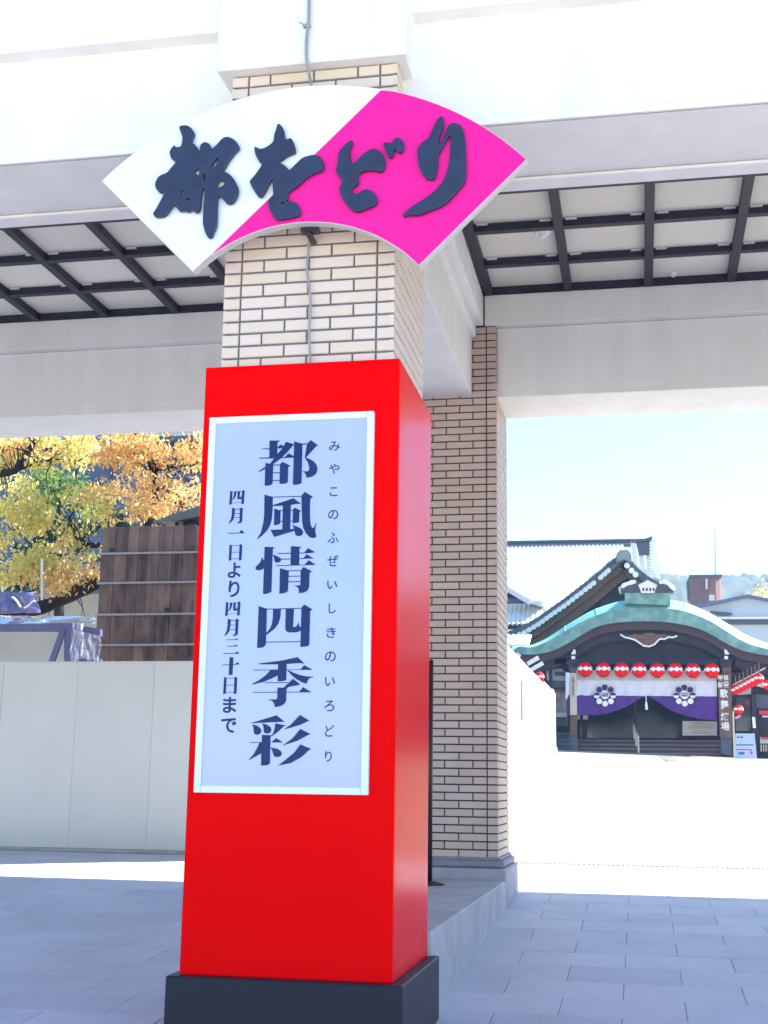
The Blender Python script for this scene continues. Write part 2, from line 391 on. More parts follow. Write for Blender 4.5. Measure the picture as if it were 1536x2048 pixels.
def pillar(name, label, x0, y0, zlo, ztop, zjoint, core_lo, sides, pick, mm=None):
    t = thing(name, label, 'pillar', (x0+WID/2, y0+WID/2, rel(core_lo)))
    MB().box(x0+.010, y0+.010, rel(core_lo), x0+WID-.010, y0+WID-.010, rel(ztop)).obj('core', mm or M_mort, t)
    far = MB(); n = 0
    k = 0; z = zjoint-PITCH/2
    while z > zlo:
        for side in sides:
            for (u, L) in row_layout(WID, k % 2):
                me, V, F = BM[L]
                jit = random.uniform(-.0012, .0012)
                if side == 'f': loc = (x0+u, y0+jit, rel(z)); rz = 0
                elif side == 'r': loc = (x0+WID+jit, y0+u, rel(z)); rz = pi/2
                elif side == 'l': loc = (x0+jit, y0+WID-u, rel(z)); rz = -pi/2
                else: loc = (x0+WID-u, y0+WID+jit, rel(z)); rz = pi
                if pick(side, loc) and n < 298:
                    place('brick', me, loc, t, rz); n += 1
                else:
                    c, s = cos(rz), sin(rz)
                    far.add([(loc[0]+v[0]*c-v[1]*s, loc[1]+v[0]*s+v[1]*c, loc[2]+v[2]) for v in V], F)
        k += 1; z -= PITCH
    far.obj('brick_field', BM[CW][0].materials[0], t, kind='stuff')
    return t
PXL = -1.150-WID
pillar('brick_pillar', 'near brick pillar rising out of the red box, behind the fan sign', PXL, 6.02, 1.95, 3.67, 3.668, -1.25, 'frl',
       lambda s, l: s in 'fr', M_mort2)
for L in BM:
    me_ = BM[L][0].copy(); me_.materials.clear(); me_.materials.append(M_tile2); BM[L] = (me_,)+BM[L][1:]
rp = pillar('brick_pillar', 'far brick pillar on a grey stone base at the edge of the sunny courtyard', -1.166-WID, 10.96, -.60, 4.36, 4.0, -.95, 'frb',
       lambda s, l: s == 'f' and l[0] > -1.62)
# far pillar's stone base; shade is put into its darkened stone colours
XB = -1.166
MB().box(XB-WID-.05, 10.90, rel(-.66), XB+.05, 11.86, rel(-.60), .015).obj('base_moulding', M_stone2, rp)
MB().box(XB-WID-.03, 10.93, rel(-.60), XB+.02, 11.86, rel(-.575), .005).obj('base_moulding', M_stone2, rp)
MB().box(XB-WID-.075, 10.80, rel(-1.05), XB+.076, 11.885, rel(-.66), .012).obj('base_block', mat('base_stone', (.34,.34,.38), .7, .12, 6, bump=.2), rp)
lw = MB().box(-2.12, 6.95, rel(-1.35), -1.09, 10.797, rel(-.748), .012).obj('low_wall', M_stone)
tag(lw, 'low grey stone plinth wall running back from the red box to the far pillar', 'wall')

# ------------------------------------------------------------------ red box and notice board
BX = thing('display_box', 'tall glossy red box wrapped around the near brick pillar on a black base', 'display box', (-1.6, 6.45, ground_z(0, 6)))
x0, x1, y0, y1 = -2.098, -1.107, 5.96, 6.94
m = MB(); t_ = .02; z0, z1 = rel(-.866), rel(2.036)
m.box(x0, y0, z0, x1, y0+t_, z1, .004); m.box(x1-t_, y0+t_+.001, z0, x1, y1, z1, .004); m.box(x0, y0+t_+.001, z0, x0+t_, y1, z1, .004); m.box(x0+t_+.001, y1-t_, z0, x1-t_-.001, y1, z1, .004)
m.obj('body', M_red, BX)
m = MB(); m.box(x0+t_, y0+t_, z1-.05, x1-t_, PY if False else 6.018, z1-.012); m.box(x0+t_, 6.018, z1-.05, PXL-.002, y1-t_, z1-.012); m.box(-1.148, 6.018, z1-.05, x1-t_, y1-t_, z1-.012)
m.obj('top_cover', M_red, BX)
MB().box(-2.145, 5.91, ground_z(0, 5.9)-.03, -1.051, 6.99, rel(-.8665), .006).obj('base', M_base, BX)

YN = 5.93
NB = thing('notice_board', 'white framed lavender notice board with columns of navy characters on the red box', 'notice board', (-1.66, YN, rel(.3)))
fo = [P(420.7, 835, YN), P(747.8, 822, YN), P(735.7, 1589.7, YN), P(385.8, 1585.6, YN)]
fx0 = (fo[0].x+fo[3].x)/2; fx1 = (fo[1].x+fo[2].x)/2; fz1 = (fo[0].z+fo[1].z)/2; fz0 = (fo[2].z+fo[3].z)/2; fw_ = .033
MB().box(fx0, YN-.004, fz0, fx0+fw_, YN+.029, fz1, .003).obj('frame_side', M_alu, NB)
MB().box(fx1-fw_, YN-.004, fz0, fx1, YN+.029, fz1, .003).obj('frame_side', M_alu, NB)
MB().box(fx0+fw_+.0005, YN-.0035, fz0, fx1-fw_-.0005, YN+.029, fz0+fw_, .003).obj('frame_side', M_alu, NB)
MB().box(fx0+fw_+.0005, YN-.0035, fz1-fw_, fx1-fw_-.0005, YN+.029, fz1, .003).obj('frame_side', M_alu, NB)
MB().box(fx0+fw_-.003, YN+.006, fz0+fw_-.003, fx1-fw_+.003, YN+.026, fz1-fw_+.003).obj('panel', M_panel, NB)
YC = YN+.0045
BIG = {
'miyako': (510,870, """318 122 545 122 540 138 495 158 488 415 480 505 312 500|160 292 320 292 320 314 160 308|500 265 560 208 660 255 560 295 495 297|680 148 855 203 700 385 580 500 400 642 325 635 480 430 600 290|95 498 420 490 850 478 850 494 420 515 95 518|660 480 735 402 855 465 855 490|80 795 220 700 220 745 90 808|230 612 400 645 385 1060 350 1095 290 1110 212 1112|395 650 555 650 555 668 395 668|390 822 550 818 550 834 390 838|385 990 545 988 545 1004 385 1006|610 590 775 675 728 700 718 1030 690 1055 620 1070 540 1070 550 640|862 142 1040 190 1020 1050 980 1075 920 1090 832 1090|1040 188 1150 188 1150 208 1040 210|1225 112 1385 230 1335 250 1115 495 1095 490 1140 200|1095 490 1115 495 1200 530 1290 580 1345 650 1370 740 1350 830 1290 890 1210 925 1130 935 1115 860 1085 820 1035 800 1160 798 1190 770 1192 700 1170 620 1130 550"""),
'kaze': (510,975, """208 155 390 205 385 500 370 680 330 830 260 950 160 1050 55 1135 50 1120 130 980 180 780 200 600|390 202 1025 185 1025 202 390 218|1090 95 1270 205 1250 225 1215 240 1205 420 1205 620 1215 780 1235 860 1265 895 1300 870 1345 765 1325 880 1320 970 1345 1060 1330 1095 1270 1110 1200 1090 1120 1010 1060 890 1035 740 1022 400 1020 180|385 390 845 235 1010 355 900 362 780 385 600 400 385 408|425 462 560 505 550 790 500 815 415 828|560 495 620 495 620 512 560 512|780 495 830 495 830 510 780 510|612 390 785 380 770 920 600 925|875 440 1010 510 1010 520 975 530 968 755 910 775 825 785 835 480|555 735 610 732 610 748 555 750|770 730 830 728 830 742 770 745|340 930 600 920 780 910 860 910 880 945 420 1085|820 820 920 855 1010 900 1055 970 1040 1030 990 1065 930 1065 885 1035 872 960 850 880"""),
'jou': (510,1085, """210 92 440 105 395 135 385 270 360 1080 300 1110 250 1128 175 1130|150 320 200 400 195 560 140 600 80 612 20 595 5 560 30 520 100 450 140 370|390 270 470 290 540 330 580 370 560 415 510 440 460 440 428 410 415 340|790 78 1020 95 975 125 968 498 778 500|500 232 785 225 785 245 500 248|975 222 1110 222 1110 238 975 240|1075 225 1165 125 1325 215 1200 232 1075 238|575 358 785 352 785 370 575 376|975 348 1070 345 1070 360 975 362|1050 355 1135 260 1285 350 1050 358|462 500 1320 482 1320 492 462 516|1085 488 1180 390 1325 485|550 565 740 615 720 1065 670 1100 600 1118 535 1120|740 612 1000 608 1000 624 740 630|730 735 990 728 990 744 730 750|725 855 990 850 990 866 725 874|1065 535 1245 632 1225 655 1195 660 1185 980 1150 1050 1080 1095 965 1112 965 1060 950 1000 910 965 850 945 985 942 1000 920 1005 620"""),
'four': (500,1200, """190 132 370 190 350 930 345 980 300 1030 240 1048 155 1052|370 190 1135 175 1135 192 370 208|505 195 680 190 665 380 620 520 550 620 450 700 350 775 350 735 440 620 480 520 500 380|785 190 965 185 945 590 1005 590 1030 560 1065 490 1085 580 1130 605 1120 670 1040 705 950 712 840 710 790 680 772 630|350 915 1110 905 1110 922 350 932|1190 98 1375 208 1320 240 1300 980 1260 1015 1105 1030 1130 170"""),
'season': (500,1310, """185 188 700 120 1045 45 1200 190 1100 178 810 195 600 205 185 205|615 195 805 190 795 550 720 575 605 578|65 322 610 318 610 332 65 338|810 318 1360 315 1355 326 810 328|1105 320 1190 222 1360 318|450 330 625 330 605 450 450 525 300 590 45 650 45 635 200 550 350 440|815 335 850 335 960 390 1100 440 1250 470 1390 475 1380 490 1320 500 1270 550 1240 630 1140 600 1020 530 910 440|325 600 840 600 840 615 325 615|945 520 1105 645 1040 665 850 700 800 745 735 720|605 712 800 722 790 1000 760 1060 690 1110 610 1135 540 1138 535 1080 500 1020 440 990 375 978 585 972 598 940|60 812 605 810 605 824 60 826|800 808 1335 806 1335 818 800 822|1075 812 1165 705 1335 810"""),
'colour': (490,1425, """130 225 300 180 690 60 870 205 600 215 130 235|160 260 270 290 340 350 360 410 330 465 270 490 210 478 190 430 185 340|370 235 480 265 560 320 580 385 550 445 480 468 420 445 410 380 400 290|665 235 900 285 840 310 740 410 600 515 560 520 610 470 650 350|370 490 610 500 560 530 545 1120 490 1155 350 1168|105 650 375 650 375 664 105 664|570 655 685 562 835 660|320 660 375 660 375 880 350 900 85 1045 85 1030 180 930 260 790|560 770 700 790 780 840 805 890 790 950 720 980 650 970 625 930 600 840|1205 55 1415 180 1370 195 1200 275 845 375 1000 270|1215 360 1440 475 1380 495 1150 620 820 730 1050 560|1215 700 1455 800 1400 825 1250 970 1000 1110 730 1165 900 1030 1080 880"""),
}
def polys(s): return [pairs(p) for p in s.split('|')]
for key, (ox, oy, s) in BIG.items():
    m = MB()
    for i, p in enumerate(polys(s)):
        q = xz([(ox+a/10.971, oy+b/10.971) for a, b in p], YC)
        m.prism(q, YC-.0003-.00012*i, YC+.0035-.00007*i)
    m.obj('character', M_ink, NB)
UNIT = {  # small characters in the same thick-and-thin letter form, on a 100 unit square
'shi': BIG['four'][2],
'tsuki': '22 0 42 8 40 45 34 75 8 100 4 97 18 70 22 40|42 8 74 8 74 12 42 12|80 0 98 10 92 14 92 88 80 98 62 100 60 92 74 90 74 8|40 36 74 36 74 39 40 39|39 62 74 62 74 65 39 65',
'ichi': '0 62 100 62 100 80 0 78|70 64 82 0 100 66',
'hi': '2 2 20 8 19 96 12 100 0 100|20 8 80 8 80 11 20 11|84 0 100 8 98 96 90 100 78 100 79 6|20 48 80 48 80 51 20 51|19 88 80 88 80 91 19 91',
'san': '16 6 78 6 78 10 16 10|68 6 80 0 94 8|20 46 76 46 76 50 20 50|66 46 78 38 92 48|0 92 96 92 96 96 0 96|74 92 86 82 100 94',
'juu': '40 0 62 2 60 100 38 100|0 42 100 38 100 42 0 46|76 40 86 28 100 40'}
left = [('shi',459,490,980,1009),('tsuki',458,486.6,1015,1047),('ichi',456,488.5,1060,1067),('hi',458,484,1088,1121),('よ',455.6,481.6,1125,1156),('り',457,479,1161,1194.6),
        ('shi',450.7,481.6,1202.5,1232),('tsuki',449.5,478,1237,1272),('san',447,479,1277,1307.6),('juu',445,479,1314,1349.7),('hi',447,474,1353,1388),('ま',445.8,473,1394,1426),('で',442,473,1436,1466)]
Z5 = lambda c, a, b, d, e, oy=800: (c, 400+a/4.042, 400+b/4.042, oy+d/4.042, oy+e/4.042)
right = [Z5('み',1043,1132,335,412), Z5('や',1042,1128,515,595), Z5('こ',1048,1112,705,778), Z5('の',1035,1118,888,965), Z5('ふ',1030,1118,1072,1155), Z5('ぜ',1028,1118,1255,1345), Z5('い',1028,1108,1460,1528),
         Z5('し',1040,1098,28,108,1200), Z5('き',1022,1098,220,305,1200), Z5('の',1010,1098,415,498,1200), Z5('い',1010,1090,622,695,1200), Z5('ろ',1005,1085,812,900,1200), Z5('ど',1010,1085,1010,1105,1200), Z5('り',1010,1065,1220,1308,1200)]
for grp, bold in ((left, .022), (right, .006)):
    for (c, a, b, d, e) in grp:
        A = P((a+b)/2-(b-a)/2, (d+e)/2, YC); B = P(b, (d+e)/2, YC); T = P((a+b)/2, d, YC).z; D = P((a+b)/2, e, YC).z
        m = MB()
        if c in UNIT:
            pp = polys(UNIT[c]); ax = [q[0] for p in pp for q in p]; az = [q[1] for p in pp for q in p]
            for i, p in enumerate(pp):
                m.prism([(A.x+(q[0]-min(ax))/(max(ax)-min(ax))*(B.x-A.x), T-(q[1]-min(az))/(max(az)-min(az))*(T-D)) for q in p], YC-.0003-.0001*i, YC+.003-.00005*i)
        else:
            glyph(m, c, A.x, B.x, D, T, YC, bold)
        m.obj('character', M_ink, NB)

# ------------------------------------------------------------------ fan sign
YF = 5.82
FS = thing('fan_sign', 'white and pink fan sign with raised black brush characters on the near pillar', 'sign', (-1.56, YF, rel(2.5)))
def circ(pts):
    A = np.array([[2*x, 2*z, 1] for x, z in pts]); b = np.array([x*x+z*z for x, z in pts]); s = np.linalg.lstsq(A, b, rcond=None)[0]
    return s[0], s[1], sqrt(s[2]+s[0]**2+s[1]**2)
outer = xz(pairs('206 363 295 286 463 203 550 180 650 171 762 181 842 197 886 217 968 256 1053 318'), YF)
inner = xz(pairs('388 544 457.7 480 526 457 615 446 640 446 711 455 760 474.5 804 502 840 528'), YF)
co, ci = circ(outer), circ(inner)
def arc(c, p, q, n):
    a0 = atan2(p[1]-c[1], p[0]-c[0]); a1 = atan2(q[1]-c[1], q[0]-c[0])
    return [(c[0]+c[2]*cos(a0+(a1-a0)*i/n), c[1]+c[2]*sin(a0+(a1-a0)*i/n)) for i in range(n+1)]
oa = arc(co, outer[0], outer[-1], 40); ia = arc(ci, inner[0], inner[-1], 30)
MB().prism(oa+ia[::-1], YF, YF+.05).obj('panel', M_white, FS)
sp = xz([(762, 181)], YF)[0]; sq = xz([(404, 528)], YF)[0]
def ins(c, pts, d): return [(c[0]+(x-c[0])*(1+d/c[2]), c[1]+(z-c[1])*(1+d/c[2])) for x, z in pts]
po = [p for p in oa if p[0] > sp[0]+.01]; pi_ = [p for p in ia if p[0] > sq[0]+.02]
MB().prism([sp]+po+pi_[::-1]+[sq], YF-.0035, YF-.0003).obj('pink_field', M_pink, FS)
# cream rim: a strip round the whole edge
out = oa+ia[::-1]; n = len(out); cx = sum(p[0] for p in out)/n; cz = sum(p[1] for p in out)/n
def offset(poly, d):
    r = []
    for i, p in enumerate(poly):
        a = Vector(poly[i-1]); b = Vector(p); c = Vector(poly[(i+1) % len(poly)])
        n1 = Vector((-(b-a).y, (b-a).x)).normalized(); n2 = Vector((-(c-b).y, (c-b).x)).normalized(); nn = (n1+n2)
        if nn.length < 1e-6: nn = n1
        nn.normalize(); k = d/max(.35, nn.dot(n1)); r.append((b.x+nn.x*k, b.y+nn.y*k))
    return r
big = offset(out, .004)
if abs(max(p[0] for p in big)) > abs(max(p[0] for p in out)) and False: pass
m = MB(); V = [(p[0], YF+.002, p[1]) for p in big]+[(p[0], YF+.052, p[1]) for p in big]+[(p[0], YF+.052, p[1]) for p in out]+[(p[0], YF+.002, p[1]) for p in out]
F = []
for i in range(n):
    j = (i+1) % n
    for a, b in ((0, 1), (1, 2), (2, 3), (3, 0)): F.append((a*n+i, a*n+j, b*n+j, b*n+i))
m.add(V, F); m.obj('rim', M_rim, FS)
CH = [
 (290,240,7.68,['545 95 630 85 700 115 750 180 762 225 735 300 725 355 760 375 810 430 843 470 850 400 890 355 940 345 990 370 1020 430 1015 465 1110 375 1190 290 1260 262 1340 285 1410 345 1452 420 1440 460 1380 520 1290 640 1220 760 1212 790 1290 830 1360 900 1420 1010 1440 1090 1420 1180 1370 1260 1300 1298 1240 1270 1190 1210 1130 1180 1118 1300 1110 1560 1090 1670 1060 1730 1040 1790 990 1820 950 1780 910 1680 890 1560 900 1350 912 1180 915 1070 895 1060 870 1180 858 1330 830 1400 790 1430 740 1395 700 1400 660 1420 610 1398 550 1410 510 1380 445 1310 390 1380 340 1450 270 1490 165 1495 128 1440 160 1390 220 1280 290 1135 230 1120 180 1070 158 1010 175 930 230 860 340 810 400 740 470 650 410 600 382 520 395 460 450 392 475 418 545 412 570 350 575 260 550 190 530 130',
   '1038 690 1120 580 1100 680 1075 715','758 800 830 755 822 855','915 825 928 860 922 925 910 870','1125 1040 1120 980 1160 930 1205 950 1215 995 1180 1025','566 1090 582 1082 598 1110 598 1140 580 1155 568 1130','630 1228 655 1212 690 1218 660 1236']),
 (490,240,9.035,['590 80 640 85 680 140 710 210 738 345 830 335 870 390 905 480 915 585 850 620 770 655 700 705 620 765 700 810 760 860 800 905 860 860 950 770 1040 690 1140 655 1240 635 1330 655 1395 720 1430 810 1415 900 1370 935 1240 980 1110 1060 1000 1160 900 1240 800 1300 785 1360 775 1430 750 1475 860 1475 920 1500 980 1570 1005 1650 990 1725 860 1770 640 1805 565 1805 510 1740 450 1630 415 1540 425 1460 500 1370 510 1330 500 1230 495 1090 440 1160 380 1280 330 1370 280 1400 235 1380 170 1290 100 1160 95 1100 180 1000 305 815 260 760 200 650 175 560 180 485 270 525 350 510 440 460 510 390 530 270 570 150','650 1510 680 1490 705 1490 690 1515']),
 (640,160,3.657,['228 442 238 470 220 510 222 560 235 615 270 590 320 540 370 510 405 505 450 535 475 580 480 620 465 660 435 675 400 665 340 665 300 680 278 705 285 735 278 765 240 790 235 815 270 835 310 808 350 803 390 820 415 860 420 895 400 920 340 945 290 965 255 962 210 930 165 870 142 810 150 770 165 740 140 710 115 660 128 620 135 545 160 500']),
 (640,160,3.657,['462 463 520 463 545 430 575 425 605 450 615 490 605 525 575 530 545 505 540 555 515 570 490 545']),
 (640,160,3.657,['890 265 905 290 900 350 875 410 870 470 895 430 930 350 965 318 1010 322 1040 350 1055 400 1065 480 1070 640 1062 740 1020 800 960 870 890 925 800 960 720 990 650 990 615 1000 612 975 700 910 780 860 850 800 900 740 930 660 950 560 955 440 960 410 930 430 890 510 862 560 865 600 850 690 835 725 800 730 760 705 725 640 715 570 712 510 745 460 790 430 820 370 860 290']),
]
for ci_, (ox, oy, sc, outs) in enumerate(CH):
    cu = bpy.data.curves.new('ch', 'CURVE'); cu.dimensions = '2D'; cu.fill_mode = 'BOTH'; cu.extrude = .006; cu.bevel_depth = .006; cu.bevel_resolution = 2; cu.offset = -.006
    for s in outs:
        pts = smooth_curve(xz([(ox+a/sc, oy+b/sc) for a, b in pairs(s)], YF-.02), 3)
        spl = cu.splines.new('POLY'); spl.points.add(len(pts)-1); spl.use_cyclic_u = True
        for q, p in zip(spl.points, pts): q.co = (p[0], p[1], 0, 1)
    co_ = bpy.data.objects.new('ch', cu); COL.objects.link(co_)
    me = bpy.data.meshes.new_from_object(co_.evaluated_get(bpy.context.evaluated_depsgraph_get()))
    m = MB(); m.add([(v.co.x, YF-.016-v.co.z, v.co.y) for v in me.vertices], [tuple(p.vertices)[::-1] for p in me.polygons])
    bpy.data.objects.remove(co_)
    if ci_ == 3: dots = m.obj('voicing_mark', M_char, last); continue
    last = m.obj('character', M_char, FS)

# fixing bracket and cable
fxx = MB(); a = P(600, 456, 5.87); b = P(636, 456, 5.87)
fxx.box(a.x, 5.872, a.z-.016, b.x, 5.93, a.z+.008, .003); fxx.box(P(612,456,5.9).x, 5.875, a.z-.03, P(624,456,5.9).x, 6.01, a.z-.0165, .003)
tag(fxx.obj('bracket', M_black), 'small black fixing bracket under the middle of the fan sign', 'bracket')
cm_ = MB(); pts = [P(620, 465, 6.0), P(617, 500, 6.0), P(614, 540, 6.0), P(619, 580, 6.0), P(621, 620, 6.0), P(618, 660, 6.0), P(620, 718, 6.0), P(620, 745, 6.0)]
cm_.tube(smooth_curve(pts, 4, False), .0065, 8)
tag(cm_.obj('cable', M_cable, smooth=True), 'thin grey cable hanging down the bricks from the fan sign into the red box', 'cable')
cm_ = MB(); pts = [P(619, -60, 5.93), P(618, 0, 5.93), P(617, 45, 5.93), P(613, 80, 5.93), P(613, 120, 5.932), P(618, 146, 5.96), P(622, 175, 6.0), P(622, 230, 6.0)]
cm_.tube(smooth_curve(pts, 4, False), .008, 8)
cl = cm_.obj('cable', M_cable, smooth=True); tag(cl, 'grey cable running down the white pillar cap to behind the fan sign', 'cable')
p = P(613, 50, 5.925); q = MB(); q.box(p.x-.02, 5.92, p.z-.008, p.x+.02, 5.945, p.z+.008, .003); q.tube([(p.x-.015, 5.925, p.z+.005), (p.x-.04, 5.92, p.z+.018)], .003, 6); q.obj('clip', M_cable, cl)

# ceiling fittings
def fitting(px, py, r, label):
    p = PZ(px, py, ZC+.02); t = thing('smoke_detector', label, 'ceiling sensor', (p.x, p.y, rel(ZC)), 'round white ceiling sensors')
    MB().lathe([(r, .066), (r, .066-r*.6), (r*.8, .066-r*.8), (r*.35, .066-r*.82)], (p.x, p.y, rel(ZC)), 20).obj('housing', M_plas, t, smooth=False)
    MB().lathe([(r*.42, .066-r*.8), (r*.42, .066-r*1.1), (r*.3, .066-r*1.25)], (p.x, p.y, rel(ZC)), 16).obj('lens', M_alu, t)
fitting(1085, 466, .068, 'round white ceiling sensor by a batten, nearer the fan sign')
fitting(1347, 556, .03, 'tiny white ceiling sensor over the last batten before the rear beam')

# slim black post beside the box
pz = -.748
SP = thing('barrier_post', 'slim black post standing on the low wall just behind the red box', 'post', (-1.605, 10.147, rel(pz)))
MB().tube([(-1.607, 10.147, rel(pz+.01)), (-1.607, 10.147, rel(.96))], .022, 12).obj('pole', M_black, SP, smooth=True)
MB().lathe([(.10, 0), (.10, .008), (.05, .022), (.02, .03)], (-1.59, 10.147, rel(pz+.001)), 20).obj('foot', M_black, SP)

# ------------------------------------------------------------------ white hoardings
HB = thing('hoarding', 'plain white panelled hoarding facing the gatehouse with trees above it', 'hoarding', (-6, 14.27, ground_z(-6, 14.27)), 'white site hoardings')
ztop = 1.337
for i in range(11):
    xa = -13+i*.94
    xb = min(xa+.94, -2.84)
    if xa < -2.9: MB().box(xa+.001, 14.27+random.uniform(-.002, .002), rel(-.76), xb-.001, 14.30, rel(ztop), .002).obj('panel', M_hoard, HB)
MB().box(-13, 14.25, rel(ztop+.0005), -2.85, 14.31, rel(ztop+.012)).obj('top_rail', M_hoard, HB)
MB().box(-13, 14.22, rel(-.85), -2.85, 14.36, rel(-.762), .008).obj('kerb', M_stone, HB)
HC = thing('hoarding', 'sunlit white hoarding running back along the courtyard to the theatre porch', 'hoarding', (-2.81, 30, ground_z(-2.8, 30)), 'white site hoardings')
k = 0; y = 14.35
while y < 44.5:
    L = 1.8; za = ground_z(-2.81, y); zb = ground_z(-2.81, y+L)
    ht = 3.10 - .0
    m = MB(); x = -2.81
    zt = rel(3.02 if y < 38 else 3.1)
    m.add([(x-.03, y+.004, za-.1), (x, y+.004, za-.1), (x, y+L-.004, zb-.1), (x-.03, y+L-.004, zb-.1), (x-.03, y+.004, zt), (x, y+.004, zt), (x, y+L-.004, zt), (x-.03, y+L-.004, zt)],
          [(0,3,2,1),(4,5,6,7),(0,1,5,4),(1,2,6,5),(2,3,7,6),(3,0,4,7)])
    m.obj('panel', M_hoard, HC); y += L
# thicker end return box
m = MB(); zb = ground_z(-2.8, 44.6)
a = P(1084, 1500, 44); b = P(1108, 1500, 44)
m.box(a.x, 43.9, a.z-.2, b.x, 44.5, P(1100, 1378, 44).z, .02); m.obj('end_panel', M_hoard, HC)
m = MB(); m.box(a.x-.1, 43.7, a.z-.1, b.x+.08, 44.4, a.z+.12, .02); m.obj('footing', M_plwhite, HC)
# sheets pinned on the hoarding
for (y0_, y1_, z0_, z1_, mm, lb) in ((31.6, 32.1, 1.55, 2.5, M_rprint, 'narrow red printed strip pinned on the sunlit hoarding'), (34.4, 35.6, 1.25, 2.3, M_sign, 'pale blue printed sheet pinned on the sunlit hoarding'), (37.4, 38.6, 1.3, 2.4, M_crwood, 'cream printed sheet pinned on the sunlit hoarding')):
    tag(MB().box(-2.808, y0_, rel(z0_), -2.80, y1_, rel(z1_)).obj('poster', mm), lb, 'poster', 'sheets pinned on the courtyard hoarding')

# ------------------------------------------------------------------ wooden wall, shed, beige wall (beyond the hoarding)
YW = 20.0
wl_, wr_ = P(197, 1200, YW).x, -6.0
wt = P(300, 1052, YW).z
WW = thing('wooden_wall', 'tall weathered brown board wall with pale horizontal battens behind the hoarding', 'wooden wall', ((wl_+wr_)/2, YW, ground_z(-7, YW)))
x = wl_; gw = ground_z(-7, YW)
bounds = [wt, P(300, 1107, YW).z, P(300, 1166, YW).z, P(300, 1229, YW).z, P(300, 1290, YW).z, gw]
while x < wr_:
    wd = random.uniform(.14, .26); bulge = random.uniform(0, .012)
    for i in range(5):
        lap = .018*(i % 2)
        MB().box(x+.002, YW-bulge-lap, bounds[i+1]+.001, x+wd-.002, YW+.03, bounds[i]-.001+(random.uniform(-.02, .0) if i == 0 else 0), .003).obj('board', M_wood, WW)
    x += wd
for i in range(1, 5):
    xx = wl_-.02
    while xx < wr_:
        wd = 1.1; zc = bounds[i]+random.uniform(-.004, .004)
        MB().box(xx, YW-.065, zc-.018, min(xx+wd, wr_)-.003, YW-.034, zc+.018, .004).obj('batten', M_batt, WW); xx += wd
for (px, py) in ((222, 1099), (332, 1219)):
    q = P(px, py, YW-.06); MB().box(q.x-.03, YW-.06, q.z-.03, q.x+.03, YW-.03, q.z+.03, .003).obj('block', M_dkwood, WW)
# lean-to eave behind its right end
EV = thing('lean_to_roof', 'grey green sloping eave just above the right end of the board wall', 'roof', (-6.8, 20.5, rel(4.2)))
pts = xz(pairs('316 1042 345 1030 395 1016 430 1006 430 1030 395 1034 345 1044'), 20.4)
MB().prism(pts, 20.35, 22.6).obj('roof_sheet', M_eave, EV)
MB().prism(xz(pairs('350 1046 430 1038 430 1054 350 1054'), 20.5), 20.5, 20.8).obj('soffit', M_dkwood, EV)
MB().prism(xz(pairs('358 1040 366 1039 366 1090 358 1090'), 20.46), 20.44, 20.5).obj('post', M_eave, EV)
tag(MB().prism(xz([(-160, 1188), (300, 1188), (300, 1420), (-160, 1420)], 27), 27, 27.2).obj('garden_wall', M_beige), 'plain beige wall glimpsed under the trees left of the board wall', 'wall')
NH = thing('neighbour_house', 'slate blue house wall glimpsed between the autumn leaves', 'house', (P(100, 1200, 36).x, 36, ground_z(-14, 36)))
MB().prism(xz([(-420, 905), (470, 880), (470, 1300), (-420, 1300)], 36), 36, 42).obj('wall', mat('slate_blue_cladding', (.075,.105,.19), .7, .2, .8), NH)
for i in range(14): MB().prism(xz([(-420+i*64, 905-i*1.8), (-418+i*64, 905-i*1.8), (-418+i*64, 1300), (-420+i*64, 1300)], 35.97), 35.93, 35.998).obj('seam', MATS['slate_blue_cladding'], NH)
MB().prism(xz([(-450, 893), (490, 868), (490, 880), (-450, 905)], 35.4), 35.4, 42.5).obj('roof', M_tiledark, NH)
for (a, b) in ((20, 70), (150, 196), (330, 372)): MB().prism(xz([(a, 960), (b, 958), (b, 1010), (a, 1012)], 35.95), 35.90, 35.925).obj('window', M_win, NH)
# shed of blue steel with plastic sheeting
YS = 18.4
SH = thing('shed_frame', 'dark blue steel shed frame draped with clear plastic behind the hoarding', 'shed', (P(80, 1300, YS).x, YS, ground_z(-8, YS)))
def bar(pts, Y, d, nm='rail', m=M_shed): return MB().prism(xz(pts, Y), Y, Y+d).obj(nm, m, SH)
bar([(-150, 1250), (140, 1246), (140, 1262), (-150, 1262)], YS, .12)
bar([(128, 1246), (146, 1246), (142, 1330), (128, 1330)], YS-.03, .1, 'post')
bar([(120, 1259), (132, 1257), (106, 1330), (94, 1330)], YS-.05, .04, 'brace')
bar([(146, 1248), (200, 1258), (200, 1272), (146, 1260)], YS-.02, .1)
bar([(150, 1315), (200, 1318), (200, 1330), (150, 1330)], YS, .1)
bar([(-150, 1258), (128, 1258), (128, 1400), (-150, 1400)], YS+1.6, .02, 'wall_sheet', M_beige)
def sheet(corners, Y, seed, nx=14, ny=22, amp=.06, nm='plastic_sheet'):
    (ax, ay), (bx_, by), (cx_, cy_), (dx, dy) = corners; m = MB(); V = []
    for j in range(ny+1):
        for i in range(nx+1):
            u, v = i/nx, j/ny
            X = (ax*(1-u)+bx_*u)*(1-v)+(dx*(1-u)+cx_*u)*v; Yp = (ay*(1-u)+by*u)*(1-v)+(dy*(1-u)+cy_*u)*v
            p = P(X, Yp, Y); nn = noise.noise(Vector((u*6+seed, v*1.6, seed)))+.5*noise.noise(Vector((u*14, v*4, seed)))
            V.append((p.x, p.y+amp*nn, p.z+amp*.3*nn))
    m.add(V, [(j*(nx+1)+i, j*(nx+1)+i+1, (j+1)*(nx+1)+i+1, (j+1)*(nx+1)+i) for j in range(ny) for i in range(nx)])
    return m.obj(nm, M_plast, SH, smooth=True)
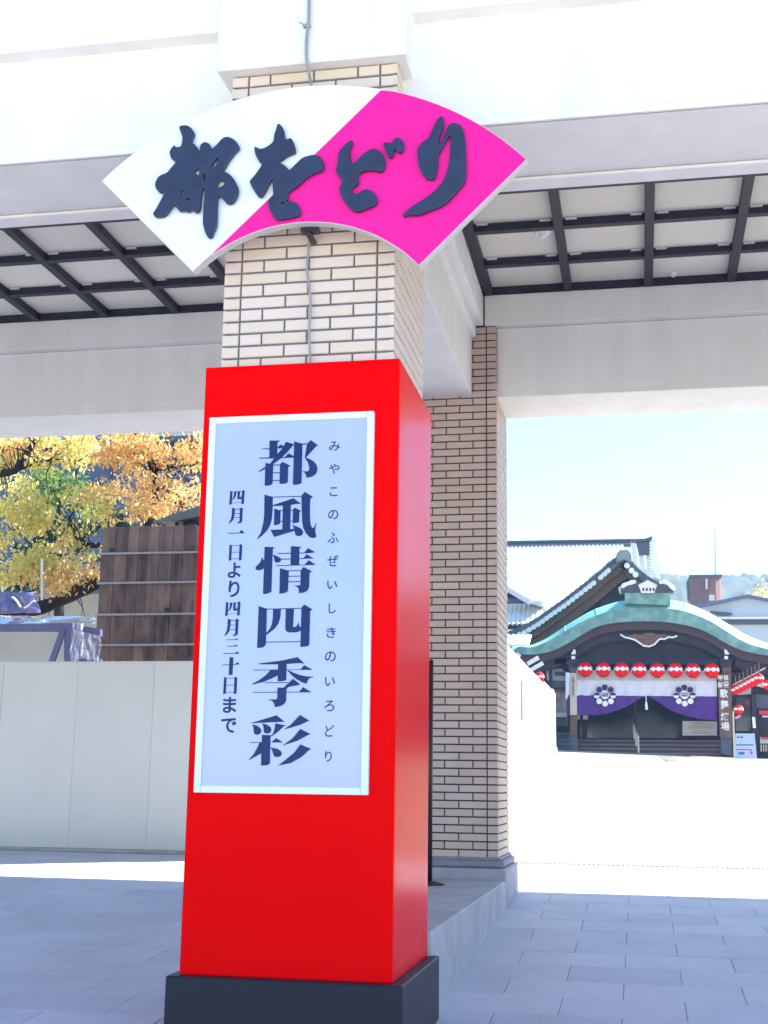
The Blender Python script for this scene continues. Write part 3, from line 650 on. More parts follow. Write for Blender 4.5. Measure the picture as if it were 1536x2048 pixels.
sheet([(146, 1244), (164, 1248), (156, 1330), (140, 1330)], YS-.12, 1.3, amp=.12)
sheet([(160, 1262), (200, 1272), (200, 1322), (156, 1318)], YS-.04, 4.1)
tp = sheet([(-120, 1229), (190, 1234), (190, 1247), (-120, 1247)], YS+.05, 7.7, 60, 5, .06)
tp = sheet([(-60, 1186), (66, 1184), (80, 1226), (-60, 1228)], YS+1.4, 2.2, 30, 12, .10, 'blue_tarp'); tp.data.materials.clear(); tp.data.materials.append(mat('blue_tarp', (.13,.13,.30), .35, .3, 4, coat=.4, bump=.5, bscale=10))
for cs in ('48 1216 56 1212 64 1204 70 1202', '24 1194 30 1198 36 1206 41 1214'):
    MB().tube(smooth_curve([P(a, b, YS+1.25) for a, b in pairs(cs)], 3, False), .017, 6).obj('glint_strip', M_lwhite, SH, smooth=True)  # white tubes stand in for glints on the plastic
MB().tube([P(84, 1118, 21), P(84, 1200, 21)], .022, 8).obj('pipe', M_alu, SH)

# ------------------------------------------------------------------ trees
def leaves(parent, regions, Y, spread, m, size=.08, clump=16, rad=.17, seed=1, gap=.0):
    if Y < 40: size *= 1.45; clump = 5; spread *= .5; gap += .29; rad *= .95
    rs = random.Random(seed); V = []; F = []
    for (cx_, cy_, rx, ry, cnt) in regions:
        made = 0; tries = 0; cnt = int(cnt*.6)
        while made < cnt and tries < cnt*6:
            tries += 1
            a = rs.uniform(0, 2*pi); r_ = sqrt(rs.random())
            px, py = cx_+rx*r_*cos(a), cy_+ry*r_*sin(a)
            if noise.noise(Vector((px*.022, py*.026, seed*3.1))) < gap: continue
            made += 1
            c = P(px, py, Y+rs.uniform(-spread, spread))
            for _ in range(clump):
                o = Vector((rs.gauss(0, rad), rs.gauss(0, rad), rs.gauss(0, rad*.7))); q = c+o
                L = size*rs.uniform(.6, 1.25); W = L*rs.uniform(.35, .55)
                d = Vector((rs.gauss(0, .6), rs.gauss(0, .6), -abs(rs.gauss(.6, .5)))).normalized()
                s = d.cross(Vector((rs.gauss(0, 1), rs.gauss(0, 1), rs.gauss(0, 1)))).normalized(); nn = d.cross(s)
                k = len(V)
                V += [tuple(q), tuple(q+d*L*.45+s*W*.5+nn*L*.08), tuple(q+d*L), tuple(q+d*L*.45-s*W*.5+nn*L*.08)]
                F += [(k, k+1, k+2), (k, k+2, k+3)]
    mb = MB(); mb.v = V; mb.f = F; mb.mi = [0]*len(F)
    return mb.obj('foliage', m, parent, kind='stuff')
def limb(parent, pts, Y, r0, r1, nm='limb'):
    pp = [P(x, y, Y+(.25*noise.noise(Vector((x*.02, y*.02, 3))))) for x, y in pts]; pp = smooth_curve(pp, 4, False); n = len(pp)
    rr = [r0+(r1-r0)*i/(n-1)+.12*r0*noise.noise(Vector((i*.6, 1, r0*9))) for i in range(n)]
    return MB().tube(pp, rr, 9).obj(nm, M_bark, parent, smooth=True)
def twigs(parent, pts, Y, n, seed):
    rs = random.Random(seed); m = MB()
    for _ in range(n):
        i = rs.randrange(len(pts)-1); t = rs.random(); x = pts[i][0]*(1-t)+pts[i+1][0]*t; y = pts[i][1]*(1-t)+pts[i+1][1]*t
        a = rs.uniform(-2.6, -.5) if rs.random() < .75 else rs.uniform(0, 3); L = rs.uniform(25, 70)
        q = [(x, y)]; 
        for s in range(4): a += rs.uniform(-.4, .4); q.append((q[-1][0]+cos(a)*L/4, q[-1][1]+sin(a)*L/4))
        pp = [P(u, v, Y+rs.uniform(-.1, .1)) for u, v in q]; m.tube(pp, [.014, .012, .010, .007, .004], 5)
    return m.obj('twigs', M_bark, parent, kind='stuff')
# cherry 1, behind the board wall
T = thing('cherry_tree', 'orange leaved cherry tree rising behind the board wall', 'tree', (P(285, 1100, 22).x, 22, ground_z(-8, 22)), 'autumn trees behind the hoarding')
gx = P(283, 1100, 22)
MB().tube([(gx.x-.3, 22, ground_z(-8, 22)-.1), (gx.x-.15, 22, gx.z-1.6), tuple(P(284, 1100, 22)), tuple(P(296, 1055, 22))], [.24, .18, .11, .085], 10).obj('trunk', M_bark, T, smooth=True)
p1 = pairs('296 1055 303 1025 310 1000 311 965 303 930 290 900 272 868 262 840 250 800'); limb(T, p1, 22, .075, .035)
p2 = pairs('303 934 280 912 248 900 225 876 205 850'); limb(T, p2, 22, .035, .015)
p3 = pairs('308 942 330 938 352 934 385 930 420 925'); limb(T, p3, 22, .026, .014)
p4 = pairs('312 938 309 922 315 895 317 870'); limb(T, p4, 22, .02, .012)
p5 = pairs('400 1060 365 1012 345 965 330 940'); limb(T, p5, 22.4, .05, .03)
for i, pp in enumerate((p1, p2, p3)): twigs(T, pp, 22, 26, 40+i)
leaves(T, [(330, 880, 110, 65, 560), (350, 960, 90, 70, 420), (240, 1000, 80, 45, 260), (240, 910, 70, 50, 260), (180, 880, 80, 34, 220)], 22, 1.1, M_lorange, .085, 9, .13, 11, -.22)
# cherry 2, long low limb to the left
T = thing('cherry_tree', 'yellow leaved cherry tree with a thick low limb reaching left over the shed', 'tree', (P(260, 1120, 21.4).x, 21.4, ground_z(-8, 21)), 'autumn trees behind the hoarding')
q1 = pairs('260 1118 225 1140 196 1162 160 1180 125 1198 92 1212 60 1221 20 1223 -40 1222 -110 1208'); limb(T, q1, 21.4, .16, .085)
g2 = P(262, 1118, 21.4)
MB().tube([(g2.x+.25, 21.4, ground_z(-8, 21.4)-.1), (g2.x+.22, 21.4, g2.z-.8), (g2.x+.02, 21.4, g2.z)], [.26, .21, .165], 10).obj('trunk', M_bark, T, smooth=True)
q2 = pairs('200 1090 178 1090 158 1078 144 1055 138 1035'); limb(T, q2, 21.6, .05, .03)
q3 = pairs('92 1180 65 1182 30 1190 0 1192'); limb(T, q3, 21.6, .018, .01)
twigs(T, q1, 21.4, 36, 50); twigs(T, q2, 21.5, 16, 51)
leaves(T, [(60, 1010, 75, 60, 330), (60, 1075, 100, 60, 480), (140, 1130, 70, 45, 330), (30, 1140, 80, 40, 260), (180, 1010, 45, 40, 140)], 21.7, 1.0, M_lyellow, .085, 9, .13, 12, -.18)
leaves(T, [(150, 1150, 60, 26, 110), (60, 1165, 90, 22, 90), (160, 1115, 40, 40, 90)], 21.2, .6, M_lorange, .08, 9, .13, 17, -.1)
# cherry 3, limb at the left edge
T = thing('cherry_tree', 'cherry tree whose forked dark limb enters at the left over the hoarding', 'tree', (P(-120, 1000, 19.4).x, 19.4, ground_z(-11, 19)), 'autumn trees behind the hoarding')
r1 = pairs('-90 990 -40 965 0 948 20 944 34 938 50 912 66 888 78 870 96 845 110 810'); limb(T, r1, 19.4, .075, .03)
r2 = pairs('36 940 52 935 72 925 90 921 118 919 158 922'); limb(T, r2, 19.4, .024, .009)
g3 = P(-90, 990, 19.4)
MB().tube([(g3.x-.5, 19.4, ground_z(-11, 19.4)-.1), (g3.x-.3, 19.4, g3.z-1.5), tuple(g3)], [.2, .15, .08], 10).obj('trunk', M_bark, T, smooth=True)
twigs(T, r1, 19.4, 26, 60); twigs(T, r2, 19.4, 18, 61)
leaves(T, [(30, 885, 80, 30, 270), (110, 905, 70, 28, 190), (130, 880, 60, 20, 110), (15, 915, 40, 30, 80)], 19.6, .8, M_lyellow, .075, 9, .12, 13, -.2)
leaves(T, [(90, 890, 90, 30, 200)], 19.8, .7, M_lorange, .075, 9, .12, 14, -.05)
# evergreen in the middle
T = thing('evergreen_shrub', 'bright green leafy tree between the autumn crowns', 'tree', (P(120, 1100, 25).x, 25, ground_z(-11, 25)))
limb(T, pairs('120 1300 118 1200 122 1120 118 1060 122 1000 118 960'), 25, .12, .04, 'trunk')
leaves(T, [(110, 1010, 75, 60, 230), (95, 960, 40, 22, 70)], 25, .8, M_lgreen, .10, 9, .16, 15, -.05)
leaves(T, [(130, 1040, 100, 60, 240), (150, 1100, 110, 50, 230), (60, 1130, 100, 45, 220)], 26.2, 1.0, M_ldark, .12, 9, .18, 16, -.15)
T = thing('evergreen_shrub', 'dark evergreen bush behind the orange cherry and the board wall', 'bush', (P(330, 1100, 26).x, 26, ground_z(-9, 26)))
limb(T, pairs('340 1300 338 1150 345 1060 340 1010'), 26.5, .10, .04, 'trunk')
leaves(T, [(360, 1010, 70, 60, 220), (230, 1035, 60, 26, 110)], 26.5, 1.0, M_ldark, .12, 9, .18, 18, -.1)

# ------------------------------------------------------------------ theatre
YT = 47.8
TH = thing('theatre', 'old Japanese theatre with curved green copper porch roof and silver tiled roofs', 'theatre', (.3, YT, ground_z(0, YT)))
def zo(s, sc, ox, oy): return [(ox+a/sc, oy+b/sc) for a, b in pairs(s)]
def tprism(nm, px, Y, d, m, par=None): return MB().prism(xz(px, Y), Y, Y+d).obj(nm, m, par or TH)
# porch roof: curved sheet, rounded lit lip; fascia's shade put into darker copper
top = zo('60 655 110 655 180 648 280 600 400 520 520 452 640 408 740 388 860 380 980 388 1080 410 1200 462 1320 532 1420 592 1536 636 1640 655 1700 655', 2.866, 1000, 1060)
mid = zo('66 700 110 668 185 672 285 632 405 562 525 500 645 462 740 448 860 445 980 452 1080 472 1200 520 1315 590 1410 645 1530 682 1640 700 1694 700', 2.866, 1000, 1060)
bot = zo('72 708 112 712 200 712 300 692 400 642 482 592 565 550 680 528 860 522 1000 532 1130 562 1215 600 1300 650 1400 692 1536 718 1640 722 1688 718', 2.866, 1000, 1060)
top = smooth_curve(top, 4, False); mid = smooth_curve(mid, 4, False); bot = smooth_curve(bot, 4, False); n = len(top)
m = MB(); V = []
for c, y in ((top, YT+.55), (mid, YT)): V += [tuple(P(a, b, YT))[:1]+(y,)+(P(a, b, YT).z,) for a, b in c]
V += [(v[0], YT+9, v[2]) for v in V[:n]]
F = [(i, i+1, n+i+1, n+i) for i in range(n-1)]+[(2*n+i, 2*n+i+1, i+1, i) for i in range(n-1)]
m.add(V, F); m.obj('porch_roof', M_cop, TH, smooth=True)
m = MB(); V = []
for c, y in ((mid, YT+.02), (bot, YT+.02), (bot, YT+9)): V += [(P(a, b, YT).x, y, P(a, b, YT).z) for a, b in c]
m.add(V, [(i, i+1, n+i+1, n+i) for i in range(n-1)]+[(n+i, n+i+1, 2*n+i+1, 2*n+i) for i in range(n-1)]); m.obj('porch_fascia', M_cop2, TH)
# standing seams on the copper
for i in range(3, n-3, 6):
    a = P(*top[i], YT); b = P(*mid[i], YT)
    MB().add([(a.x-.02, YT+.54, a.z+.01), (a.x+.02, YT+.54, a.z+.01), (b.x+.02, YT-.012, b.z), (b.x-.02, YT-.012, b.z)], [(0,3,2,1)]).obj('seam', M_cop, TH)
# inner bargeboards (two dark reddish layers under the fascia)
b1 = [(x, y+0) for x, y in bot]; b2 = [(768+(x-768)*1.0, y+16) for x, y in bot]; b3 = [(x, y+34) for x, y in bot]
m = MB(); sel = range(2, n-2)
V = [(P(a, b, YT).x, YT+.25, P(a, b, YT).z) for a, b in b1]+[(P(a, b, YT).x, YT+.25, P(a, b, YT).z) for a, b in b2]
m.add(V, [(i, i+1, n+i+1, n+i) for i in range(n-1)]); m.obj('bargeboard', mat('maroon_timber', (.055,.022,.028), .5, .2, 3), TH)
m = MB()
V = [(P(a, b, YT).x, YT+.5, P(a, b, YT).z) for a, b in b1]+[(P(a, b, YT).x, YT+.5, P(a, b, YT).z) for a, b in b3]
m.add(V, [(i, i+1, n+i+1, n+i) for i in range(n-1)]); m.obj('bargeboard', M_dkwood, TH)
# pediment wall behind the bargeboards
ped = bot[6:-6]
MB().prism(xz(ped+[(1500, 1345), (1110, 1345)], YT), YT+.9, YT+1.1).obj('pediment', M_dkwood, TH)
# carved pendant
cv = zo('720 632 760 640 800 630 845 634 860 624 900 624 920 634 960 630 1000 640 1034 640 1010 652 985 650 965 662 940 660 925 672 910 690 880 702 850 698 825 680 800 664 770 655 745 650', 2.763, 980, 1040)
o = tprism('carved_pendant', cv, YT+.15, .12, M_brwood)
lp = zo('720 632 745 648 770 653 800 662 825 678 850 695 880 699 910 687 925 669 940 657 965 659 985 647 1010 649 1034 640', 2.763, 980, 1040)
MB().tube([P(a, b, YT+.12) for a, b in lp], .035, 6).obj('pendant_edge', M_lwhite, o)
# tie beam, brackets
tprism('tie_beam', [(1110, 1316), (1470, 1318), (1470, 1330), (1110, 1328)], YT+.5, .4, M_dkwood)
tprism('lintel', [(1110, 1343), (1470, 1345), (1470, 1352), (1110, 1350)], YT+.55, .3, M_dkwood)
for (px, pts) in ((1146, '1142 1308 1148 1298 1151 1300 1151 1308'), (1452, '1450 1308 1449 1298 1452 1299 1459 1308')):
    tprism('bracket_end', pairs(pts), YT+.2, .3, M_lwhite)
    tprism('bracket_end', [(px-3, 1312), (px+4, 1312), (px+4, 1318), (px-3, 1318)], YT+.2, .3, M_lwhite)
    tprism('bracket_arm', [(px-14, 1318), (px+14, 1318), (px+9, 1342), (px-9, 1342)], YT+.35, .5, M_dkwood)
# posts with shoes
for (a, b) in ((1140, 1154), (1444, 1462)):
    tprism('post', [(a, 1335), (b, 1335), (b, 1474), (a, 1474)], YT+.3, .3, M_brwood)
    tprism('post_shoe', [(a-2, 1474), (b+1, 1474), (b+2, 1512), (a-2, 1508)], YT+.26, .38, M_shoe)
# dark interior
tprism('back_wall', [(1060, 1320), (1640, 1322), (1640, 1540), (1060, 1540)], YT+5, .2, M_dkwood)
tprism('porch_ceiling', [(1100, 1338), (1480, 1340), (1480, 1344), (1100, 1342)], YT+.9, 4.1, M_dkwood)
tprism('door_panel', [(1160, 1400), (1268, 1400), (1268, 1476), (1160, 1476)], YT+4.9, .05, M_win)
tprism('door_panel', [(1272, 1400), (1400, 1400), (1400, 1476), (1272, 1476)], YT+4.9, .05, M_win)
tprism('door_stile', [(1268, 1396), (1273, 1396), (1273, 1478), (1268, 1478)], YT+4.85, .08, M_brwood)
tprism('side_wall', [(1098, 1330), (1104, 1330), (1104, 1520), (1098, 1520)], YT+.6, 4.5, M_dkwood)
# steps
for i in range(5):
    ya = 1480+i*8.5; st = YT+1.9-i*.42
    MB().box(P(1110, 1490, st).x, st, P(1290, ya+9, st).z-(.9 if i == 4 else .02), P(1446, 1490, st).x, st+.45+(2.4 if i == 0 else 0), P(1290, ya, st).z, .01).obj('step', mat('step_timber%d' % i, (.085,.050,.058), .55, .2, 3) if i == 0 else MATS['step_timber0'], TH)
    MB().box(P(1110, 1490, st).x, st-.015, P(1290, ya, st).z-.035, P(1446, 1490, st).x, st-.001, P(1290, ya, st).z-.003).obj('nosing', mat('nosing_timber', (.28,.19,.20), .5, .1, 3) if i == 0 else MATS['nosing_timber'], TH)
# middle handrail
hr = thing('handrail', 'slim pale handrail up the middle of the theatre steps', 'handrail', P(1275, 1500, YT))
for (a, b, c, yy) in ((1267, 1450, 1478, YT+1.5), (1271, 1463, 1492, YT+.8), (1276, 1472, 1505, YT+.1)):
    MB().tube([P(a, b, yy), P(a+1.5, c, yy)], .035, 8).obj('post', M_crwood, hr)
MB().tube([P(1267, 1449, YT+1.5), P(1271, 1462, YT+.8), P(1277, 1474, YT+.1)], .035, 8).obj('rail', M_crwood, hr)
# left bay: plaster triangle, window, lattice
tprism('gable_plaster', zo('310 830 395 820 420 845 422 890 315 886', 2.763, 980, 1040), YT+.8, .1, M_plwhite)
tprism('lintel', [(1096, 1362), (1140, 1362), (1140, 1376), (1096, 1374)], YT+.7, .3, M_dgrey)
tprism('window', [(1102, 1376), (1136, 1376), (1136, 1452), (1102, 1452)], YT+1.0, .1, M_win)
o = tprism('window', [(1108, 1386), (1133, 1386), (1133, 1424), (1108, 1424)], YT+.92, .05, mat('poster_print', (.10,.11,.20), .3, scale=2.2, col2=(.42,.33,.20), contrast=(.4,.6)))
tprism('notice_strip', [(1108, 1425), (1133, 1425), (1133, 1434), (1108, 1434)], YT+.92, .04, M_plwhite)
LF = thing('lattice_fence', 'low dark lattice fence left of the theatre steps', 'fence', P(1122, 1500, YT))
for i in range(8): tp = 1106+i*5.2; MB().prism(xz([(tp, 1464), (tp+1.5, 1464), (tp+1.5, 1502), (tp, 1502)], YT+.1), YT+.1, YT+.14).obj('slat', M_shoe, LF)
for i in range(4): tp = 1466+i*10; MB().prism(xz([(1104, tp), (1146, tp), (1146, tp+1.5), (1104, tp+1.5)], YT+.1), YT+.145, YT+.17).obj('rail', M_shoe, LF)
# finial on the porch ridge
FN = TH
tprism('ridge_block', zo('745 402 998 402 996 470 745 460', 2.763, 980, 1040), YT-.15, 8, M_cop2)
tprism('ridge_finial', zo('735 400 722 395 725 375 755 362 790 345 815 350 930 350 960 348 1000 372 1018 392 1015 402', 2.763, 980, 1040), YT-.2, .5, M_tiledark)
o = tprism('finial_plaque', zo('818 358 870 330 925 358 918 372 908 402 836 402 826 372', 2.763, 980, 1040), YT-.32, .12, M_lwhite)
for i in range(4):
    a = 842+i*19; tprism('plaque_opening', zo('%d 376 %d 376 %d 392 %d 392' % (a, a+11, a+10, a+1), 2.763, 980, 1040), YT-.335, .02, M_dkwood, o)
for s in ('820 362 870 336 923 362 923 358 870 331 820 358',): tprism('plaque_moulding', zo(s, 2.763, 980, 1040), YT-.36, .03, M_plwhite, o)
for cs in ('728 372 740 360 760 352 780 346 806 340', '936 346 960 340 985 352 1005 370 1022 388'):
    MB().tube([P(a, b, YT-.22) for a, b in zo(cs, 2.763, 980, 1040)], [.06, .09, .07, .09, .06], 6).obj('scroll', M_lwhite, TH)
# middle gable (bargeboards, disc tiles) behind the porch
YG = 53.0
gl = zo('0 1560 150 1530 350 1430 560 1300 760 1170 960 1040 1160 900 1340 790 1480 700 1600 610 1760 490 1900 400 2040 330', 7.68, 1000, 1060)
gl_in = [(x+1, y+13) for x, y in gl]
def strip(nm, a, b, Y, d, m, par=None): return MB().prism(xz(a+b[::-1], Y), Y, Y+d).obj(nm, m, par or TH)
gu = pairs('1012 1266 1020 1262 1048 1250 1075 1234 1100 1216 1126 1198 1152 1178 1178 1158 1200 1140 1220 1122 1240 1108 1250 1103')
def shift(c, dx, dy): return [(x+dx, y+dy) for x, y in c]
strip('verge_tile', gu, shift(gu, 1, 8), YG-.3, 5, M_tiledark)
strip('verge_tile', shift(gu, 1, 8), shift(gu, 2, 18), YG-.1, 5, mat('grey_verge', (.17,.17,.24), .5, .2, 2))
strip('bargeboard', shift(gu, 3, 18), shift(gu, 7, 32), YG+.2, .2, M_brwood)
strip('bargeboard', shift(gu, 8, 31), shift(gu, 14, 48), YG+.5, .1, M_brwood)
gr_ = pairs('1250 1103 1262 1120 1276 1136 1296 1152 1320 1166')
strip('verge_tile', gr_, shift(gr_, -2, 16), YG-.3, 5, M_tiledark)
strip('bargeboard', shift(gr_, -3, 14), shift(gr_, -8, 32), YG+.2, .2, M_brwood)
tprism('gable_wall', [(1050, 1262), (1250, 1130), (1330, 1180), (1330, 1270)], YG+.9, .2, M_dkwood)
dm = MB().tube([(0, 0, 0), (0, .12, 0)], .115, 10); dme = bpy.data.meshes.new('disc_tile'); dme.from_pydata(dm.v, [], dm.f); dme.materials.append(M_lwhite)
sg = smooth_curve(shift(gu[:-2], 1, 14), 3, False)
acc = 0; prev = sg[0]
for q in sg[1:]:
    acc += math.hypot(q[0]-prev[0], q[1]-prev[1]); prev = q
    if acc > 9.6: p = P(q[0], q[1], YG-.2); place('disc_tile', dme, (p.x, YG-.22, p.z), TH); acc = 0
for q in ((1254, 1131), (1263, 1141), (1271, 1149)): p = P(*q, YG-.4); place('disc_tile', dme, (p.x, YG-.42, p.z), TH)
tprism('ridge_finial', pairs('1232 1124 1234 1106 1240 1100 1256 1099 1262 1108 1264 1124 1256 1122 1248 1118 1240 1122'), YG-.6, .4, mat('grey_finial', (.24,.23,.24), .6, .2, 3))
tprism('carved_pendant', pairs('1236 1176 1246 1168 1254 1172 1262 1180 1252 1186 1240 1188'), YG, .15, M_crwood)
# tiled roofs with rounded cover tiles
def ribs(nm, xa, xb, ytop, ybot, Ytop, Ybot, pitch, m=M_tileroof, cut=None, r=.065):
    mb = MB()
    A = P(xa, ytop, Ytop); B = P(xb, ytop, Ytop); A2 = P(xa, ybot, Ybot); B2 = P(xb, ybot, Ybot)
    mb.add([(A.x, Ytop, A.z), (B.x, Ytop, A.z), (B.x, Ybot, A2.z), (A.x, Ybot, A2.z)], [(0,3,2,1)])
    base = mb.obj(nm, m, TH)
    rb = MB().tube([(0, Ytop, A.z-.02), (0, Ybot, A2.z-.02)], r, 8)
    c = Vector((0, (Ytop+Ybot)/2, (A.z+A2.z)/2))
    me = bpy.data.meshes.new('cover_tile'); me.from_pydata([tuple(Vector(v)-c) for v in rb.v], [], rb.f); me.materials.append(m)
    x = A.x+pitch/2
    while x < B.x: place('cover_tile', me, (x, c.y, c.z), TH); x += pitch
    return base
ribs('main_roof', 800, 1245, 1098, 1275, 66, 56, .165*1.25)
tprism('ridge', [(795, 1088), (1262, 1080), (1262, 1092), (795, 1100)], 66.2, .4, mat('slate_ridge', (.10,.12,.20), .4, .15, 1))
tprism('ridge_cap', [(795, 1085), (1262, 1077.5), (1262, 1081), (795, 1089)], 66.0, .8, M_tiledark)
tprism('ridge_band', [(795, 1093), (1262, 1086), (1262, 1088), (795, 1095)], 66.1, .1, MATS['grey_verge'])
tprism('main_wall', [(800, 1262), (1240, 1268), (1240, 1420), (800, 1420)], 57.5, .3, M_plwhite)
# ridge end: ribbed flank and gable end at right
fl = MB(); 
for i in range(4):
    a = 1262+i*13; pts = [(a, 1079), (a+10, 1079), (a+15+i*2, 1158), (a+4+i*2, 1154)]
    tprism('verge_cover_tile', pts, 64-.3*i, .3, M_tileroof)
tprism('gable_end', [(1271, 1080), (1300, 1078), (1300, 1108), (1278, 1110)], 63, .3, M_dgrey)
tprism('ridge_cap', [(1262, 1078), (1290, 1077), (1305, 1072), (1303, 1080), (1290, 1082), (1262, 1082)], 62.8, .6, M_tiledark)
for i in range(12): tprism('verge_tile_end', [(1299, 1084+i*6), (1305, 1084+i*6), (1305, 1088+i*6), (1299, 1088+i*6)], 62.9, .3, M_tileroof)
# small roof at the left: upper eave, gable hollow, lower tiles
YL = 54.5
lt = pairs('1005 1158 1016 1167 1030 1177 1045 1187 1060 1197 1078 1202 1086 1202')
strip('verge_tile', shift(lt, 0, 0), shift(lt, 0, 7), YL-.4, 3, M_tileroof)
for i in range(9):
    q = (1012+i*5.7, 1176+i*3.4); p = P(*q, YL-.5); place('disc_tile', dme, (p.x, YL-.52, p.z), TH)
tprism('gable_wall', [(1000, 1166), (1060, 1202), (1060, 1206), (1000, 1206)], YL, .2, M_dkwood)
tprism('band', [(1000, 1196), (1062, 1197), (1050, 1203), (1000, 1210)], YL-.1, .1, mat('blue_slate', (.06,.08,.17), .4, .2, 2))
ribs('lower_roof', 985, 1085, 1207, 1248, 55.5, 53.6, .19)
tprism('under_eave', [(1000, 1247), (1050, 1245), (1046, 1256), (1000, 1258)], 53.7, .3, M_dkwood)
ribs('lower_roof', 1012, 1064, 1270, 1290, 50.5, 49.2, .19)
tprism('side_wall', [(985, 1258), (1012, 1258), (1012, 1340), (985, 1340)], 53.9, .3, M_plwhite)

# ------------------------------------------------------------------ curtain, crests, tassel
CU = thing('stage_curtain', 'white and purple entrance curtain with two round crests hung across the porch', 'curtain', P(1285, 1390, YT+.25))
def curtain(nm, topc, botc, Y, m, nx=90, ny=8, amp=.035):
    V = []
    for j in range(ny+1):
        for i in range(nx+1):
            u = i/nx; v = j/ny
            def at(c):
                t = u*(len(c)-1); k = min(int(t), len(c)-2); f = t-k; return (c[k][0]*(1-f)+c[k+1][0]*f, c[k][1]*(1-f)+c[k+1][1]*f)
            a, b = at(topc), at(botc); p = P(a[0]*(1-v)+b[0]*v, a[1]*(1-v)+b[1]*v, Y)
            V.append((p.x, Y+amp*sin(u*70+v)*(.3+v)+.03*noise.noise(Vector((u*8, v*2, 0))), p.z))
    return MB().add(V, [(j*(nx+1)+i, (j+1)*(nx+1)+i, (j+1)*(nx+1)+i+1, j*(nx+1)+i+1) for j in range(ny) for i in range(nx)]).obj(nm, m, CU, smooth=True)
YCu = YT+.22
curtain('valance', [(1153, 1340), (1434, 1341)], [(1153, 1360), (1434, 1362)], YCu-.02, mat('grey_cloth', (.50,.48,.52), .85, .04, 3), ny=3)
curtain('white_band', [(1133, 1360), (1434, 1362)], [(1133, 1391), (1434, 1393)], YCu, M_cloth)
curtain('purple_band', [(1133, 1390), (1180, 1390), (1230, 1391), (1285, 1391.5), (1340, 1392), (1390, 1392), (1434, 1393)],
        smooth_curve([(1135, 1430), (1180, 1430), (1215, 1427), (1255, 1412), (1285, 1395), (1310, 1400), (1345, 1422), (1390, 1436), (1434, 1441)], 4, False), YCu+.01, M_purp)
for cxp in (1210, 1369):
    C = P(cxp, 1391, YCu-.1); U = C.x-P(cxp-1, 1391, YCu-.1).x; cr = None
    def disc(dx, dy, r, mm, y, half=None, par=None):
        px = C.x+dx*U; pz_ = C.z-dy*U; m = MB(); n = 16
        pts = [(px+r*U*cos(2*pi*k/n), pz_+r*U*sin(2*pi*k/n)) for k in range(n)]
        if half: pts = [(px+r*U*cos(pi*k/8), pz_+r*U*sin(pi*k/8)) for k in range(9)]
        return m.prism(pts, y, y+.012).obj('crest_disc', mm, par)
    c0 = disc(0, -1, 8.5, M_lwhite, YCu-.115, par=CU); c0.name = 'crest'
    for k in range(8):
        a = pi/2+k*pi/4; dx, dy = 16.5*cos(a), -16.5*sin(a)
        up = dy < -5
        disc(dx, dy, 5.8, M_dpurp if up else M_lwhite, YCu-.13, par=c0)
        if abs(dy) < 3: disc(dx, dy, 5.8, M_dpurp, YCu-.145, half=True, par=c0)
    m = MB(); m.prism([(C.x-6*U, C.z-2*U), (C.x+6*U, C.z-2*U), (C.x+6*U, C.z+5.5*U), (C.x-6*U, C.z+5.5*U)], YCu-.14, YCu-.125); m.obj('crest_plate', M_dpurp, c0)
    m = MB(); glyph(m, '祇', C.x+.5*U, C.x+5*U, C.z-1*U, C.z+4.5*U, YCu-.145); glyph(m, '甲', C.x-5*U, C.x-.5*U, C.z-1*U, C.z+4.5*U, YCu-.145); m.obj('crest_character', M_lwhite, c0)
m = MB(); q = P(1292, 1393, YCu-.1)
m.tube([P(1292, 1392, YCu-.1), P(1292.4, 1404, YCu-.1)], .018, 6); m.obj('tassel_cord', M_lwhite, CU)
m = MB(); m.tube([P(1292.4, 1404, YCu-.1), P(1292.6, 1408, YCu-.1), P(1293, 1419, YCu-.1), P(1293, 1420, YCu-.1)], [.03, .045, .055, .02], 10); m.obj('tassel', M_lwhite, CU)

# ------------------------------------------------------------------ lanterns
def lantern_proto(label, loc, s=1.0):
    t = thing('paper_lantern', label, 'lantern', loc, 'red paper lanterns at the theatre')
    R_ = .262*s; Hh = .265*s; m = MB(); prof = []
    for i in range(19):
        a = -pi/2+.32+i*(pi-.64)/18; prof.append((R_*cos(a)**.75*(1+.012*(i % 2)), Hh*sin(a)))
    m.lathe(prof, (loc[0], loc[1], loc[2]), 24); m.obj('shade', M_lant, t, smooth=True)
    m = MB(); n = 14                          # chain of white rounds printed as a band: discs laid on the paper
    for k in range(8):
        a0 = -pi/2+.18+k*pi/4; vs = [(0, 0)]+[(.084*s*cos(2*pi*j/n), .078*s*sin(2*pi*j/n)) for j in range(n)]
        V = []
        for (u, v) in vs:
            ph = a0+u/R_; zz = v+.02*s; rr = R_*max(.05, 1-(zz/Hh)**2)**.375*1.02+.004
            V.append((loc[0]+rr*cos(ph), loc[1]+rr*sin(ph), loc[2]+zz))
        m.add(V, [(0, 1+j, 1+(j+1) % n) for j in range(n)])
    n = 40; V = []
    for v in (-.012, .052):
        for j in range(n):
            zz = v*s; rr = R_*(1-(zz/Hh)**2)**.375*1.02; ph = 2*pi*j/n; V.append((loc[0]+rr*cos(ph), loc[1]+rr*sin(ph), loc[2]+zz))
    m.add(V, [(j, (j+1) % n, n+(j+1) % n, n+j) for j in range(n)])
    m.obj('white_band', M_lwhite, t)
    m = MB(); m.lathe([(.10*s, -.268*s), (.115*s, -.24*s)], loc, 16); m.obj('bottom_ring', M_black, t)
    m = MB(); m.lathe([(.115*s, .24*s), (.10*s, .275*s)], loc, 16); m.tube([(loc[0], loc[1], loc[2]+.27*s), (loc[0], loc[1], loc[2]+.40*s)], .01, 6); m.obj('top_ring', M_black, t)
    return t
